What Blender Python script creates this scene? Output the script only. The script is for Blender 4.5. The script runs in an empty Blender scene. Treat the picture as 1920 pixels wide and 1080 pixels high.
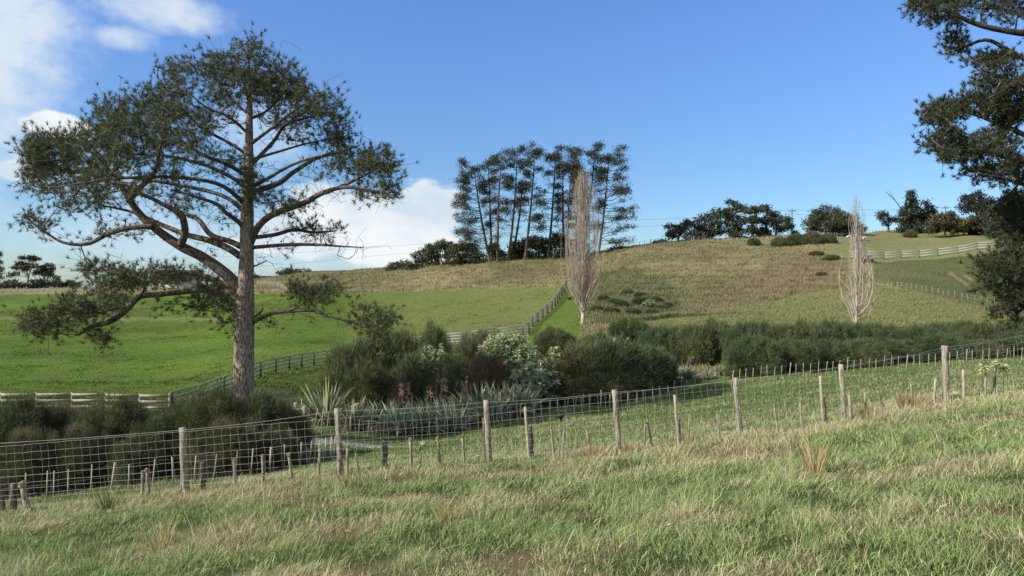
import bpy, math, random
import numpy as np
from mathutils import Vector

# ------------------------------------------------------------------ camera, sky, sun, exposure
SC = bpy.context.scene
COL = SC.collection
F = 1386.0                      # focal length of the photo in its own pixels (1920 wide)
cam_d = bpy.data.cameras.new("camera")
cam_d.sensor_width = 36.0
cam_d.lens = 36.0 * F / 1920.0
cam_d.clip_start = 0.05
cam_d.clip_end = 8000
cam = bpy.data.objects.new("camera", cam_d)
cam.location = (0, 0, 0)
cam.rotation_euler = (math.radians(90), 0, 0)
COL.objects.link(cam)
SC.camera = cam

SUN_EL = math.radians(33)
SUN_AZ = math.radians(-112)     # measured from +Y (view direction) towards +X: left and a little behind
sd = Vector((math.sin(SUN_AZ) * math.cos(SUN_EL), math.cos(SUN_AZ) * math.cos(SUN_EL), math.sin(SUN_EL)))
sun_d = bpy.data.lights.new("sun", 'SUN')
sun_d.energy = 4.7
sun_d.angle = math.radians(0.6)
sun_d.color = (1.0, 0.93, 0.82)
sun = bpy.data.objects.new("sun", sun_d)
sun.rotation_euler = sd.to_track_quat('Z', 'Y').to_euler()
sun.location = (-30, -10, 40)
COL.objects.link(sun)

SC.view_settings.view_transform = 'Standard'
SC.view_settings.look = 'None'
SC.view_settings.gamma = 1.0
SC.view_settings.exposure = 0.64


class NT:
    """small helper for node trees"""
    def __init__(self, tree):
        self.t = tree
        tree.nodes.clear()

    def n(self, typ, **kw):
        nd = self.t.nodes.new(typ)
        for k, v in kw.items():
            setattr(nd, k, v)
        return nd

    def l(self, a, b):
        self.t.links.new(a, b)

    def val(self, x, sock):
        if hasattr(x, 'type') and hasattr(x, 'is_output'):
            self.l(x, sock)
        else:
            sock.default_value = x

    def math(self, op, a, b=0.0, c=0.0, clamp=False):
        m = self.n('ShaderNodeMath', operation=op, use_clamp=clamp)
        self.val(a, m.inputs[0]); self.val(b, m.inputs[1]); self.val(c, m.inputs[2])
        return m.outputs[0]

    def mix(self, f, a, b, mode='MIX'):
        m = self.n('ShaderNodeMix', data_type='RGBA', blend_type=mode)
        self.val(f, m.inputs[0]); self.val(a, m.inputs[6]); self.val(b, m.inputs[7])
        return m.outputs[2]

    def ramp(self, f, stops):
        r = self.n('ShaderNodeValToRGB')
        self.l(f, r.inputs[0])
        els = r.color_ramp.elements
        while len(els) < len(stops):
            els.new(0.5)
        for e, (p, c) in zip(els, stops):
            e.position = p
            e.color = (c[0], c[1], c[2], 1) if hasattr(c, '__len__') else (c, c, c, 1)
        return r.outputs[0]

    def smooth(self, x, a, b):
        m = self.n('ShaderNodeMapRange', interpolation_type='SMOOTHSTEP')
        self.val(x, m.inputs[0]); m.inputs[1].default_value = a; m.inputs[2].default_value = b
        return m.outputs[0]

    def noise(self, vec, scale, detail=4, rough=0.55, dist=0.0):
        m = self.n('ShaderNodeTexNoise')
        if vec is not None:
            self.l(vec, m.inputs['Vector'])
        m.inputs['Scale'].default_value = scale
        m.inputs['Detail'].default_value = detail
        m.inputs['Roughness'].default_value = rough
        m.inputs['Distortion'].default_value = dist
        return m.outputs[0]


world = bpy.data.worlds.new("World")
SC.world = world
world.use_nodes = True
w = NT(world.node_tree)
tc = w.n('ShaderNodeTexCoord')
sky = w.n('ShaderNodeTexSky', sky_type='NISHITA')
sky.sun_disc = False
sky.sun_elevation = SUN_EL
sky.sun_rotation = SUN_AZ
sky.altitude = 50
sky.air_density = 1.0
sky.dust_density = 0.3
sky.ozone_density = 2.2
sep = w.n('ShaderNodeSeparateXYZ'); w.l(tc.outputs['Generated'], sep.inputs[0])
az = w.math('ARCTAN2', sep.outputs[0], sep.outputs[1])
el = w.math('ARCSINE', sep.outputs[2])
R = math.radians
nv = w.n('ShaderNodeVectorMath', operation='MULTIPLY'); w.l(tc.outputs['Generated'], nv.inputs[0])
nv.inputs[1].default_value = (1, 1, 1.5)
n_big = w.noise(nv.outputs[0], 7.0, 9, 0.58, 0.3)
n_fine = w.noise(nv.outputs[0], 24.0, 7, 0.62, 0.2)


def pxang(px, py):
    a = math.atan2(px - 960, F)
    return a, math.atan2(540 - py, math.hypot(F, px - 960))


def blob(px, py, rx, ry, tilt=0.0):
    a0, e0 = pxang(px, py)
    ra, re = rx / F, ry / F
    da = w.math('DIVIDE', w.math('SUBTRACT', az, a0), ra)
    de = w.math('DIVIDE', w.math('SUBTRACT', el, e0), re)
    s = w.math('ADD', w.math('MULTIPLY', da, da), w.math('MULTIPLY', de, de))
    if tilt:
        s = w.math('ADD', s, w.math('MULTIPLY', w.math('MULTIPLY', da, de), tilt))
    return w.math('SUBTRACT', 1.0, s)


def maxes(l):
    o = l[0]
    for x in l[1:]:
        o = w.math('SMOOTH_MAX', o, x, 0.3)
    return o


def cloud_alpha(shape, lo, hi, kb, kf):
    nb = w.math('MULTIPLY', w.math('SUBTRACT', n_big, 0.5), kb)
    nf = w.math('MULTIPLY', w.math('SUBTRACT', n_fine, 0.5), kf)
    return w.smooth(w.math('ADD', shape, w.math('ADD', nb, nf)), lo, hi)


# firm cumulus banks
firm = maxes([blob(810, 392, 75, 60), blob(700, 425, 130, 70), blob(600, 400, 90, 70), blob(760, 465, 130, 50),
              blob(107, 240, 52, 26), blob(30, 320, 30, 20), blob(560, 440, 120, 50)])
a_firm = cloud_alpha(firm, 0.0, 0.42, 2.2, 1.3)
soft = maxes([blob(-40, 30, 210, 110), blob(10, 90, 110, 70), blob(270, 20, 130, 36), blob(230, 70, 60, 26), blob(-150, 200, 180, 220)])
a_soft = cloud_alpha(soft, -0.15, 1.2, 2.6, 1.1)
low = maxes([blob(490, 250, 110, 110), blob(330, 440, 460, 75), blob(140, 340, 200, 60), blob(650, 480, 330, 48)])
a_low = w.math('MULTIPLY', cloud_alpha(low, 0.0, 1.4, 3.2, 1.6), 0.62)
c_firm = w.mix(w.smooth(n_big, 0.36, 0.66), (4.4, 5.2, 6.0, 1), (6.4, 6.7, 6.9, 1))
hs = w.n('ShaderNodeHueSaturation')
hs.inputs['Saturation'].default_value = 1.12
w.l(sky.outputs[0], hs.inputs['Color'])
grad = w.ramp(w.smooth(el, 0.0, 0.42), [(0.0, (0.62, 0.78, 0.98)), (0.35, (0.74, 0.88, 1.08)), (1.0, (0.98, 1.08, 1.38))])
skyc = w.mix(1.0, hs.outputs[0], grad, 'MULTIPLY')
c1 = w.mix(a_low, skyc, (4.6, 5.6, 6.6, 1))
c2 = w.mix(w.math('MULTIPLY', a_soft, 0.88), c1, (5.4, 6.0, 6.5, 1))
c3 = w.mix(a_firm, c2, c_firm)
# unseen cloud added behind the viewer as neutral fill light for the scene
back = w.math('MULTIPLY', w.smooth(w.math('ABSOLUTE', az), 0.95, 1.7), w.smooth(n_big, 0.30, 0.55))
c3 = w.mix(w.math('MULTIPLY', back, 0.9), c3, (5.2, 5.2, 5.2, 1))
bg = w.n('ShaderNodeBackground'); w.l(c3, bg.inputs[0]); bg.inputs[1].default_value = 0.092
wo = w.n('ShaderNodeOutputWorld'); w.l(bg.outputs[0], wo.inputs[0])

# ------------------------------------------------------------------ numeric helpers
RNG = np.random.default_rng(7)
random.seed(7)


def vnoise(x, y, seed=0):
    """smooth value noise in 0..1 (numpy arrays)"""
    xi = np.floor(x).astype(np.int64); yi = np.floor(y).astype(np.int64)
    fx = x - xi; fy = y - yi
    fx = fx * fx * (3 - 2 * fx); fy = fy * fy * (3 - 2 * fy)

    def h(a, b):
        n = (a * 374761393 + b * 668265263 + seed * 1442695041) & 0xffffffff
        n = ((n ^ (n >> 13)) * 1274126177) & 0xffffffff
        n = (n ^ (n >> 16)) & 0xffffff
        return n / float(0xffffff)
    return (h(xi, yi) * (1 - fx) + h(xi + 1, yi) * fx) * (1 - fy) + (h(xi, yi + 1) * (1 - fx) + h(xi + 1, yi + 1) * fx) * fy


def fbm(x, y, seed=0, octv=4):
    s = 0; a = 0.5; t = 0
    for k in range(octv):
        s = s + a * vnoise(x * 2 ** k, y * 2 ** k, seed + k * 17); t += a; a *= 0.5
    return s / t


def norm(v):
    return v / np.maximum(np.linalg.norm(v, axis=-1, keepdims=True), 1e-9)


# ------------------------------------------------------------------ terrain heights
# columns of (distance, image row of the ground there); the ground is a smooth sheet through them
COLS = {
    -300: [(2, -.20), (13.4, -.20), (22, 975), (50, 775), (75, 715), (110, 655), (150, 597), (205, 555), (300, 545), (700, 541), (2500, 541)],
    0: [(2, -.187), (8, -.187), (13.4, -.187), (17, 956), (22, 945), (30, 880), (50, 770), (75, 712), (110, 650), (150, 595), (205, 549), (300, 545), (700, 541), (2500, 541)],
    160: [(22, 927), (50, 770), (110, 650), (150, 596), (200, 549), (300, 545)],
    345: [(2, -.159), (8, -.159), (13.5, -.159), (17, 922), (22, 908), (32, 812), (50, 772), (75, 710), (110, 648), (150, 594), (190, 552), (300, 548), (700, 541), (2500, 541)],
    500: [(24, 885), (32, 812), (40, 785), (64, 706), (90, 655), (120, 608), (150, 566), (165, 549), (180, 538), (210, 521), (300, 545), (700, 541)],
    637: [(2, -.134), (8, -.134), (13.4, -.134), (19, 872), (25, 862), (31, 832), (40, 800), (60, 740), (88, 668), (110, 625), (140, 574), (157, 550), (175, 535), (200, 513), (300, 530), (700, 541), (2500, 541)],
    800: [(20, 852), (28, 836), (35, 822), (48, 760), (90, 650), (110, 612), (135, 572), (156, 547), (170, 522), (190, 500), (300, 520), (700, 541)],
    915: [(2, -.123), (8, -.123), (14, -.123), (20, 848), (28, 822), (36, 800), (50, 735), (92, 632), (112, 595), (135, 560), (150, 540), (163, 510), (183, 489), (230, 497), (400, 530), (2500, 541)],
    1015: [(50, 722), (92, 625), (98, 608), (112, 584), (135, 545), (150, 523), (178, 486)],
    1098: [(26, 795), (38, 770), (48, 725), (75, 608), (95, 590), (112, 568), (135, 531), (155, 503), (176, 484), (230, 492), (400, 530), (1000, 541)],
    1165: [(2, -.108), (8, -.108), (13.8, -.108), (19, 822), (25, 800), (38, 765), (48, 715), (62, 645), (80, 603), (100, 580), (130, 530), (150, 495), (176, 468), (230, 480)],
    1270: [(40, 742), (48, 705), (68, 615), (80, 592), (92, 588), (115, 545), (140, 500), (160, 470), (176, 456), (230, 470), (500, 530)],
    1384: [(2, -.094), (8, -.094), (14.6, -.094), (19, 795), (26, 760), (40, 722), (48, 692), (65, 620), (80, 590), (95, 576), (115, 542), (140, 495), (160, 463), (180, 448), (230, 460), (500, 530), (2500, 541)],
    1580: [(2, -.076), (8, -.076), (15.2, -.076), (19, 771), (26, 742), (40, 705), (48, 680), (62, 622), (80, 590), (95, 558), (115, 515), (135, 482), (150, 462), (175, 447), (200, 439), (260, 450), (500, 530)],
    1700: [(48, 668), (62, 620), (80, 580), (95, 543), (110, 516), (130, 488), (150, 467), (180, 447), (210, 433), (280, 440), (500, 525)],
    1773: [(2, -.0537), (8, -.0537), (16.4, -.0537), (22, 722), (30, 700), (40, 690)],
    1860: [(40, 683), (48, 660), (62, 620), (80, 584), (92, 558), (107, 525), (123, 470), (150, 452), (180, 441), (215, 430), (290, 438), (500, 525), (2500, 541)],
    1920: [(2, -.042), (8, -.042), (17.5, -.042), (24, 705), (40, 680)],
    2250: [(2, -.02), (17, -.02), (25, 690), (48, 650), (62, 610), (90, 550), (120, 475), (215, 428), (290, 436), (500, 520), (2500, 541)],
}
cu, cg = [], []
for px, lst in COLS.items():
    for Y, v in lst:
        x = (px - 960) / F * Y
        z = -1.6 + v * Y if abs(v) < 1 else (540 - v) / F * Y
        r = math.hypot(x, Y)
        cu.append((math.atan2(x, Y) * 2.2, math.log(r)))
        cg.append((z + 1.6) / r)
cu = np.array(cu); cg = np.array(cg)


def tps_k(d2):
    return 0.5 * d2 * np.log(np.maximum(d2, 1e-12))


_n = len(cu)
_K = tps_k(((cu[:, None] - cu[None]) ** 2).sum(-1)) + np.eye(_n) * 2e-4
_P = np.hstack([np.ones((_n, 1)), cu])
_A = np.zeros((_n + 3, _n + 3)); _A[:_n, :_n] = _K; _A[:_n, _n:] = _P; _A[_n:, :_n] = _P.T
_W = np.linalg.solve(_A, np.concatenate([cg, np.zeros(3)]))


def H(x, y):
    x = np.asarray(x, float); y = np.asarray(y, float)
    sh = x.shape
    x = x.ravel(); y = y.ravel()
    r = np.maximum(np.hypot(x, y), 0.3)
    th = np.arctan2(x, y)
    thc = np.clip(th, -0.80, 0.80)
    q = np.stack([thc * 2.2, np.log(np.clip(r, 2.0, 2500))], 1)
    g = np.empty(len(q))
    for i in range(0, len(q), 20000):
        qq = q[i:i + 20000]
        d2 = ((qq[:, None] - cu[None]) ** 2).sum(-1)
        g[i:i + 20000] = tps_k(d2) @ _W[:_n] + _W[_n] + qq @ _W[_n + 1:]
    back = np.clip((np.abs(th) - 0.8) / 1.4, 0, 1); back = back * back * (3 - 2 * back)
    g = g * (1 - back) + back * 0.02
    z = -1.6 + g * r
    # small bumps
    z = z + (fbm(x * 0.9, y * 0.9, 3, 3) - 0.5) * 0.10 * np.clip(r / 5, 0, 1)
    z = z + (fbm(x * 0.12, y * 0.12, 9, 3) - 0.5) * np.clip((r - 60) / 100, 0, 1) * 1.3
    return z.reshape(sh)


def h1(x, y):
    return float(H(np.array([x]), np.array([y]))[0])


def at(px, Y, up=0.0):
    x = (px - 960) / F * Y
    return Vector((x, Y, h1(x, Y) + up))


# ------------------------------------------------------------------ materials
MATS = {}


def new_mat(name):
    m = bpy.data.materials.new(name)
    m.use_nodes = True
    MATS[name] = m
    return m, NT(m.node_tree)


def leaf_mat(name, tint=(1, 1, 1), trans=0.25, rough=0.7, spec=0.2):
    m, t = new_mat(name)
    a = t.n('ShaderNodeAttribute', attribute_name='Col')
    c = t.mix(1.0, a.outputs[0], (*tint, 1), 'MULTIPLY')
    p = t.n('ShaderNodeBsdfPrincipled')
    t.l(c, p.inputs['Base Color'])
    p.inputs['Roughness'].default_value = rough
    p.inputs['Specular IOR Level'].default_value = spec
    tr = t.n('ShaderNodeBsdfTranslucent'); t.l(c, tr.inputs[0])
    mx = t.n('ShaderNodeMixShader'); mx.inputs[0].default_value = trans
    t.l(p.outputs[0], mx.inputs[1]); t.l(tr.outputs[0], mx.inputs[2])
    o = t.n('ShaderNodeOutputMaterial'); t.l(mx.outputs[0], o.inputs[0])
    return m


def rough_mat(name, c1, c2, scale=(8, 8, 2), bump=0.5, rough=0.9, detail=6, c3=None, s3=3.0, lo=0.35, hi=0.65):
    m, t = new_mat(name)
    tcn = t.n('ShaderNodeTexCoord')
    mp = t.n('ShaderNodeMapping'); t.l(tcn.outputs['Object'], mp.inputs[0]); mp.inputs['Scale'].default_value = scale
    n1 = t.noise(mp.outputs[0], 1.0, detail, 0.65)
    col = t.mix(t.smooth(n1, lo, hi), (*c1, 1), (*c2, 1))
    if c3:
        n3 = t.noise(tcn.outputs['Object'], s3, 4, 0.6)
        col = t.mix(t.smooth(n3, 0.52, 0.64), col, (*c3, 1))
    p = t.n('ShaderNodeBsdfPrincipled')
    t.l(col, p.inputs['Base Color'])
    p.inputs['Roughness'].default_value = rough
    p.inputs['Specular IOR Level'].default_value = 0.2
    b = t.n('ShaderNodeBump'); b.inputs['Strength'].default_value = bump; b.inputs['Distance'].default_value = 0.03
    t.l(n1, b.inputs['Height']); t.l(b.outputs[0], p.inputs['Normal'])
    o = t.n('ShaderNodeOutputMaterial'); t.l(p.outputs[0], o.inputs[0])
    return m


leaf_mat('grass_blades', trans=0.3)
leaf_mat('leaves', trans=0.18)
leaf_mat('needles', trans=0.12, rough=0.6)
rough_mat('pine_bark', (0.085, 0.066, 0.052), (0.36, 0.30, 0.25), (22, 22, 5), 1.0, lo=0.38, hi=0.62)
rough_mat('limb_bark_shaded', (0.05, 0.04, 0.033), (0.17, 0.14, 0.115), (14, 14, 6), 1.0, lo=0.38, hi=0.62)  # darker copy of the pine bark; shade on the limbs is put into its colour
rough_mat('far_bark', (0.05, 0.04, 0.033), (0.14, 0.115, 0.095), (3, 3, 0.6), 0.6)
rough_mat('pale_bark', (0.30, 0.25, 0.20), (0.50, 0.44, 0.37), (5, 5, 2), 0.3)
rough_mat('poplar_twig', (0.27, 0.22, 0.175), (0.44, 0.375, 0.31), (2, 2, 1), 0.1)
rough_mat('white_twig', (0.36, 0.31, 0.265), (0.50, 0.45, 0.39), (2, 2, 1), 0.1)
rough_mat('stem', (0.05, 0.035, 0.025), (0.12, 0.085, 0.06), (6, 6, 3), 0.3)
rough_mat('old_wood', (0.12, 0.10, 0.075), (0.40, 0.36, 0.285), (34, 34, 5), 1.0, c3=(0.30, 0.31, 0.22), s3=9)
rough_mat('dark_wood', (0.05, 0.04, 0.035), (0.17, 0.145, 0.12), (30, 30, 4), 0.9)
rough_mat('batten_wood', (0.24, 0.21, 0.16), (0.42, 0.38, 0.30), (30, 30, 6), 0.4)
rough_mat('rail_wood', (0.18, 0.165, 0.13), (0.36, 0.33, 0.27), (4, 4, 14), 0.3)
rough_mat('rail_grey', (0.22, 0.25, 0.27), (0.36, 0.40, 0.43), (4, 4, 14), 0.3)
rough_mat('lichen', (0.30, 0.28, 0.14), (0.52, 0.48, 0.32), (60, 60, 60), 1.0)
rough_mat('gravel', (0.10, 0.10, 0.11), (0.36, 0.36, 0.37), (14, 14, 14), 1.0, c3=(0.10, 0.13, 0.05), s3=1.2)
rough_mat('concrete', (0.10, 0.09, 0.085), (0.24, 0.22, 0.20), (6, 6, 6), 0.5)
rough_mat('painted_dark', (0.012, 0.010, 0.008), (0.03, 0.02, 0.016), (6, 6, 6), 0.2)  # near-black that stands for the shade inside the culvert
rough_mat('wool', (0.50, 0.45, 0.36), (0.68, 0.63, 0.54), (12, 12, 12), 0.5)
rough_mat('feather', (0.01, 0.01, 0.014), (0.025, 0.03, 0.05), (30, 30, 30), 0.2)
rough_mat('beak', (0.45, 0.05, 0.03), (0.55, 0.08, 0.04), (30, 30, 30), 0.1)
rough_mat('roof', (0.08, 0.09, 0.105), (0.13, 0.14, 0.16), (2, 2, 2), 0.1, 0.6)
rough_mat('house_wall', (0.42, 0.41, 0.38), (0.52, 0.50, 0.47), (2, 2, 2), 0.1)
rough_mat('window_glass', (0.02, 0.025, 0.03), (0.05, 0.06, 0.07), (2, 2, 2), 0.0, 0.1)
rough_mat('insulator', (0.3, 0.3, 0.3), (0.4, 0.4, 0.4), (2, 2, 2), 0.0)
m, t = new_mat('wire')
p = t.n('ShaderNodeBsdfPrincipled'); p.inputs['Base Color'].default_value = (0.62, 0.62, 0.60, 1)
tcn = t.n('ShaderNodeTexCoord'); nn = t.noise(tcn.outputs['Object'], 3.0, 3)
t.l(t.mix(nn, (0.42, 0.43, 0.42, 1), (0.72, 0.72, 0.69, 1)), p.inputs['Base Color'])
p.inputs['Metallic'].default_value = 0.3; p.inputs['Roughness'].default_value = 0.5
o = t.n('ShaderNodeOutputMaterial'); t.l(p.outputs[0], o.inputs[0])
m, t = new_mat('cable')
p = t.n('ShaderNodeBsdfPrincipled')
tcn = t.n('ShaderNodeTexCoord'); nn = t.noise(tcn.outputs['Object'], 3.0, 3)
t.l(t.mix(nn, (0.10, 0.11, 0.12, 1), (0.16, 0.17, 0.18, 1)), p.inputs['Base Color'])
o = t.n('ShaderNodeOutputMaterial'); t.l(p.outputs[0], o.inputs[0])

# ground: colour attribute x fine procedural mottling, bump
m, t = new_mat('ground')
a = t.n('ShaderNodeAttribute', attribute_name='Col')
tcn = t.n('ShaderNodeTexCoord')
n1 = t.noise(tcn.outputs['Object'], 0.5, 8, 0.7)
n2 = t.noise(tcn.outputs['Object'], 3.0, 8, 0.75)
mp = t.n('ShaderNodeMapping'); t.l(tcn.outputs['Object'], mp.inputs[0]); mp.inputs['Scale'].default_value = (0.35, 1.6, 1.0)
n3 = t.noise(mp.outputs[0], 1.0, 6, 0.7)
mul = t.math('ADD', 0.35, t.math('ADD', t.math('MULTIPLY', n1, 0.45), t.math('ADD', t.math('MULTIPLY', n2, 0.5), t.math('MULTIPLY', n3, 0.35))))
cmb = t.n('ShaderNodeCombineXYZ')
for i in range(3):
    t.l(mul, cmb.inputs[i])
c = t.mix(1.0, a.outputs[0], cmb.outputs[0], 'MULTIPLY')
p = t.n('ShaderNodeBsdfPrincipled'); t.l(c, p.inputs['Base Color'])
p.inputs['Roughness'].default_value = 0.95; p.inputs['Specular IOR Level'].default_value = 0.1
hs_ = t.math('ADD', n2, t.math('MULTIPLY', n3, 1.0))
b = t.n('ShaderNodeBump'); b.inputs['Strength'].default_value = 0.8; b.inputs['Distance'].default_value = 0.18
t.l(hs_, b.inputs['Height']); t.l(b.outputs[0], p.inputs['Normal'])
o = t.n('ShaderNodeOutputMaterial'); t.l(p.outputs[0], o.inputs[0])


# ------------------------------------------------------------------ mesh / object helpers
def np_mesh(name, V, loops, starts, totals, col=None, smooth=False):
    me = bpy.data.meshes.new(name)
    V = np.ascontiguousarray(V, dtype=np.float32)
    me.vertices.add(len(V)); me.vertices.foreach_set('co', V.ravel())
    me.loops.add(len(loops)); me.loops.foreach_set('vertex_index', np.asarray(loops, np.int32))
    me.polygons.add(len(starts)); me.polygons.foreach_set('loop_start', np.asarray(starts, np.int32))
    if smooth:
        me.polygons.foreach_set('use_smooth', np.ones(len(starts), bool))
    if col is not None:
        at_ = me.color_attributes.new('Col', 'FLOAT_COLOR', 'POINT')
        c4 = np.ones((len(V), 4), np.float32); c4[:, :3] = col
        at_.data.foreach_set('color', c4.ravel())
    me.update(calc_edges=True)
    return me


class Geo:
    """collects numpy geometry (tris and quads) into ONE mesh"""
    def __init__(self):
        self.V = []; self.C = []; self.T = []; self.Q = []; self.nv = 0

    def add(self, V, T=None, Q=None, col=(1, 1, 1)):
        V = np.asarray(V, float).reshape(-1, 3)
        c = np.asarray(col, float)
        if c.ndim == 1:
            c = np.tile(c, (len(V), 1))
        self.V.append(V); self.C.append(c)
        if T is not None and len(T):
            self.T.append(np.asarray(T, np.int64).reshape(-1, 3) + self.nv)
        if Q is not None and len(Q):
            self.Q.append(np.asarray(Q, np.int64).reshape(-1, 4) + self.nv)
        self.nv += len(V)

    def mesh(self, name, smooth=False):
        V = np.concatenate(self.V) if self.V else np.zeros((0, 3))
        C = np.concatenate(self.C) if self.C else np.zeros((0, 3))
        T = np.concatenate(self.T) if self.T else np.zeros((0, 3), np.int64)
        Q = np.concatenate(self.Q) if self.Q else np.zeros((0, 4), np.int64)
        loops = np.concatenate([T.ravel(), Q.ravel()])
        starts = np.concatenate([np.arange(len(T)) * 3, len(T) * 3 + np.arange(len(Q)) * 4])
        return np_mesh(name, V, loops, starts, None, C, smooth)

    # --- shapes
    def box(self, lo, hi, M=None):
        x0, y0, z0 = lo; x1, y1, z1 = hi
        V = np.array([(x0, y0, z0), (x1, y0, z0), (x1, y1, z0), (x0, y1, z0), (x0, y0, z1), (x1, y0, z1), (x1, y1, z1), (x0, y1, z1)], float)
        self.add(V, Q=[(0, 3, 2, 1), (4, 5, 6, 7), (0, 1, 5, 4), (1, 2, 6, 5), (2, 3, 7, 6), (3, 0, 4, 7)])

    def board(self, a, b, w, tk):
        """plank from a to b, height w (vertical), thickness tk"""
        a = np.array(a, float); b = np.array(b, float)
        d = b - a; d /= np.linalg.norm(d)
        s = np.cross(d, (0, 0, 1)); s /= np.linalg.norm(s); u = np.cross(s, d)
        V = []
        for p_ in (a, b):
            for (i, j) in ((-1, -1), (1, -1), (1, 1), (-1, 1)):
                V.append(p_ + s * i * tk / 2 + u * j * w / 2)
        self.add(V, Q=[(0, 1, 2, 3), (7, 6, 5, 4), (0, 4, 5, 1), (1, 5, 6, 2), (2, 6, 7, 3), (3, 7, 4, 0)])

    def tube(self, P, Rr, k=8, cap=True, wob=0.0, col=(1, 1, 1)):
        P = np.asarray(P, float); Rr = np.asarray(Rr, float)
        n = len(P)
        d = np.gradient(P, axis=0); d = norm(d)
        ref = np.array([0, 1.0, 0]) if abs(d[0][1]) < 0.8 else np.array([1.0, 0, 0])
        u = norm(np.cross(d, ref)); v = np.cross(d, u)
        a = np.arange(k) / k * 2 * np.pi
        rr = Rr[:, None] * (1 + wob * (RNG.random((n, k)) - 0.5))
        V = P[:, None] + rr[..., None] * (np.cos(a)[None, :, None] * u[:, None] + np.sin(a)[None, :, None] * v[:, None])
        V = V.reshape(-1, 3)
        i = np.arange(n - 1)[:, None] * k; j = np.arange(k)[None]; j2 = (j + 1) % k
        Q = np.stack([i + j, i + j2, i + k + j2, i + k + j], -1).reshape(-1, 4)
        T = None
        if cap:
            V = np.vstack([V, P[0], P[-1]])
            b0 = n * k; e0 = (n - 1) * k
            jj = np.arange(k); jn = (jj + 1) % k
            T = np.vstack([np.stack([np.full(k, b0), jn, jj], 1), np.stack([np.full(k, b0 + 1), e0 + jj, e0 + jn], 1)])
        self.add(V, T, Q, col)

    def segs(self, P0, P1, R0, R1, k=3, col=(1, 1, 1)):
        """many separate tapered prisms, all at once"""
        P0 = np.asarray(P0, float); P1 = np.asarray(P1, float)
        n = len(P0)
        if n == 0:
            return
        R0 = np.broadcast_to(np.asarray(R0, float), (n,)); R1 = np.broadcast_to(np.asarray(R1, float), (n,))
        d = norm(P1 - P0)
        ref = np.where(np.abs(d[:, 2:3]) < 0.8, np.array([[0, 0, 1.0]]), np.array([[1.0, 0, 0]]))
        u = norm(np.cross(d, ref)); v = np.cross(d, u)
        a = np.arange(k) / k * 2 * np.pi
        off = np.cos(a)[None, :, None] * u[:, None] + np.sin(a)[None, :, None] * v[:, None]
        V = np.concatenate([P0[:, None] + off * R0[:, None, None], P1[:, None] + off * R1[:, None, None]], 1)
        base = np.arange(n)[:, None] * 2 * k
        j = np.arange(k)[None]; j2 = (j + 1) % k
        Q = np.stack([base + j, base + j2, base + k + j2, base + k + j], -1).reshape(-1, 4)
        c = np.asarray(col, float)
        if c.ndim == 2:
            c = np.repeat(c, 2 * k, 0)
        self.add(V.reshape(-1, 3), None, Q, c)

    def blades(self, B, D, L, W, col, seg=1, droop=0.0, tipcol=None):
        """many leaf blades; B base, D unit direction, L length, W width. seg 1 = a triangle, 2/3 = bent strip"""
        n = len(B)
        if n == 0:
            return
        L = np.broadcast_to(np.asarray(L, float), (n,)); W = np.broadcast_to(np.asarray(W, float), (n,))
        col = np.asarray(col, float)
        if col.ndim == 1:
            col = np.tile(col, (n, 1))
        tip = col if tipcol is None else tipcol
        s = norm(np.cross(D, norm(RNG.normal(size=(n, 3)))))
        hw = s * (W / 2)[:, None]
        if seg == 1:
            V = np.stack([B - hw, B + hw, B + D * L[:, None]], 1)
            T = np.arange(n * 3).reshape(-1, 3)
            C = np.stack([col, col, tip], 1)
            self.add(V.reshape(-1, 3), T, None, C.reshape(-1, 3))
            return
        dr = np.broadcast_to(np.asarray(droop, float), (n,))
        pts = []; ws = []; cs = []
        prof = {2: [1.0, 0.75, 0.0], 3: [0.8, 1.0, 0.7, 0.0], 4: [0.7, 1.0, 0.95, 0.6, 0.0]}[seg]
        side = D.copy(); side[:, 2] = 0; side = norm(side + 1e-6)
        for k in range(seg + 1):
            f = k / seg
            p_ = B + D * (L * f)[:, None]
            p_ = p_ + side * (dr * L * f * f * 0.55)[:, None]
            p_[:, 2] -= dr * L * f * f * 0.75
            pts.append(p_); ws.append(prof[k]); cs.append(col * (1 - f) + tip * f)
        V = []; C = []
        for k in range(seg):
            V += [pts[k] - hw * ws[k], pts[k] + hw * ws[k]]; C += [cs[k], cs[k]]
        V.append(pts[seg]); C.append(cs[seg])
        m_ = 2 * seg + 1
        V = np.stack(V, 1); C = np.stack(C, 1)
        base = np.arange(n)[:, None] * m_
        Q = np.concatenate([base + np.array([[2 * k, 2 * k + 1, 2 * k + 3, 2 * k + 2]]) for k in range(seg - 1)], 0)
        T = base + np.array([[2 * seg - 2, 2 * seg - 1, 2 * seg]])
        self.add(V.reshape(-1, 3), T, Q, C.reshape(-1, 3))

    def quads(self, P, size, col, aspect=0.6, up=0.0, nrm=None):
        """random oriented leaf quads (diamonds)"""
        n = len(P)
        if n == 0:
            return
        a = norm(RNG.normal(size=(n, 3)))
        nn_ = norm(RNG.normal(size=(n, 3)) + np.array([0, 0, up])) if nrm is None else nrm
        u = norm(np.cross(nn_, a)); v = np.cross(nn_, u)
        s = np.broadcast_to(np.asarray(size, float), (n,))[:, None] * 0.5
        V = np.stack([P - u * s, P + v * s * aspect, P + u * s, P - v * s * aspect], 1)
        c = np.asarray(col, float)
        if c.ndim == 1:
            c = np.tile(c, (n, 1))
        self.add(V.reshape(-1, 3), None, np.arange(n * 4).reshape(-1, 4), np.repeat(c, 4, 0))


def tag(o, label=None, cat=None, group=None, kind=None):
    if label: o['label'] = label
    if cat: o['category'] = cat
    if group: o['group'] = group
    if kind: o['kind'] = kind
    return o


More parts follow.
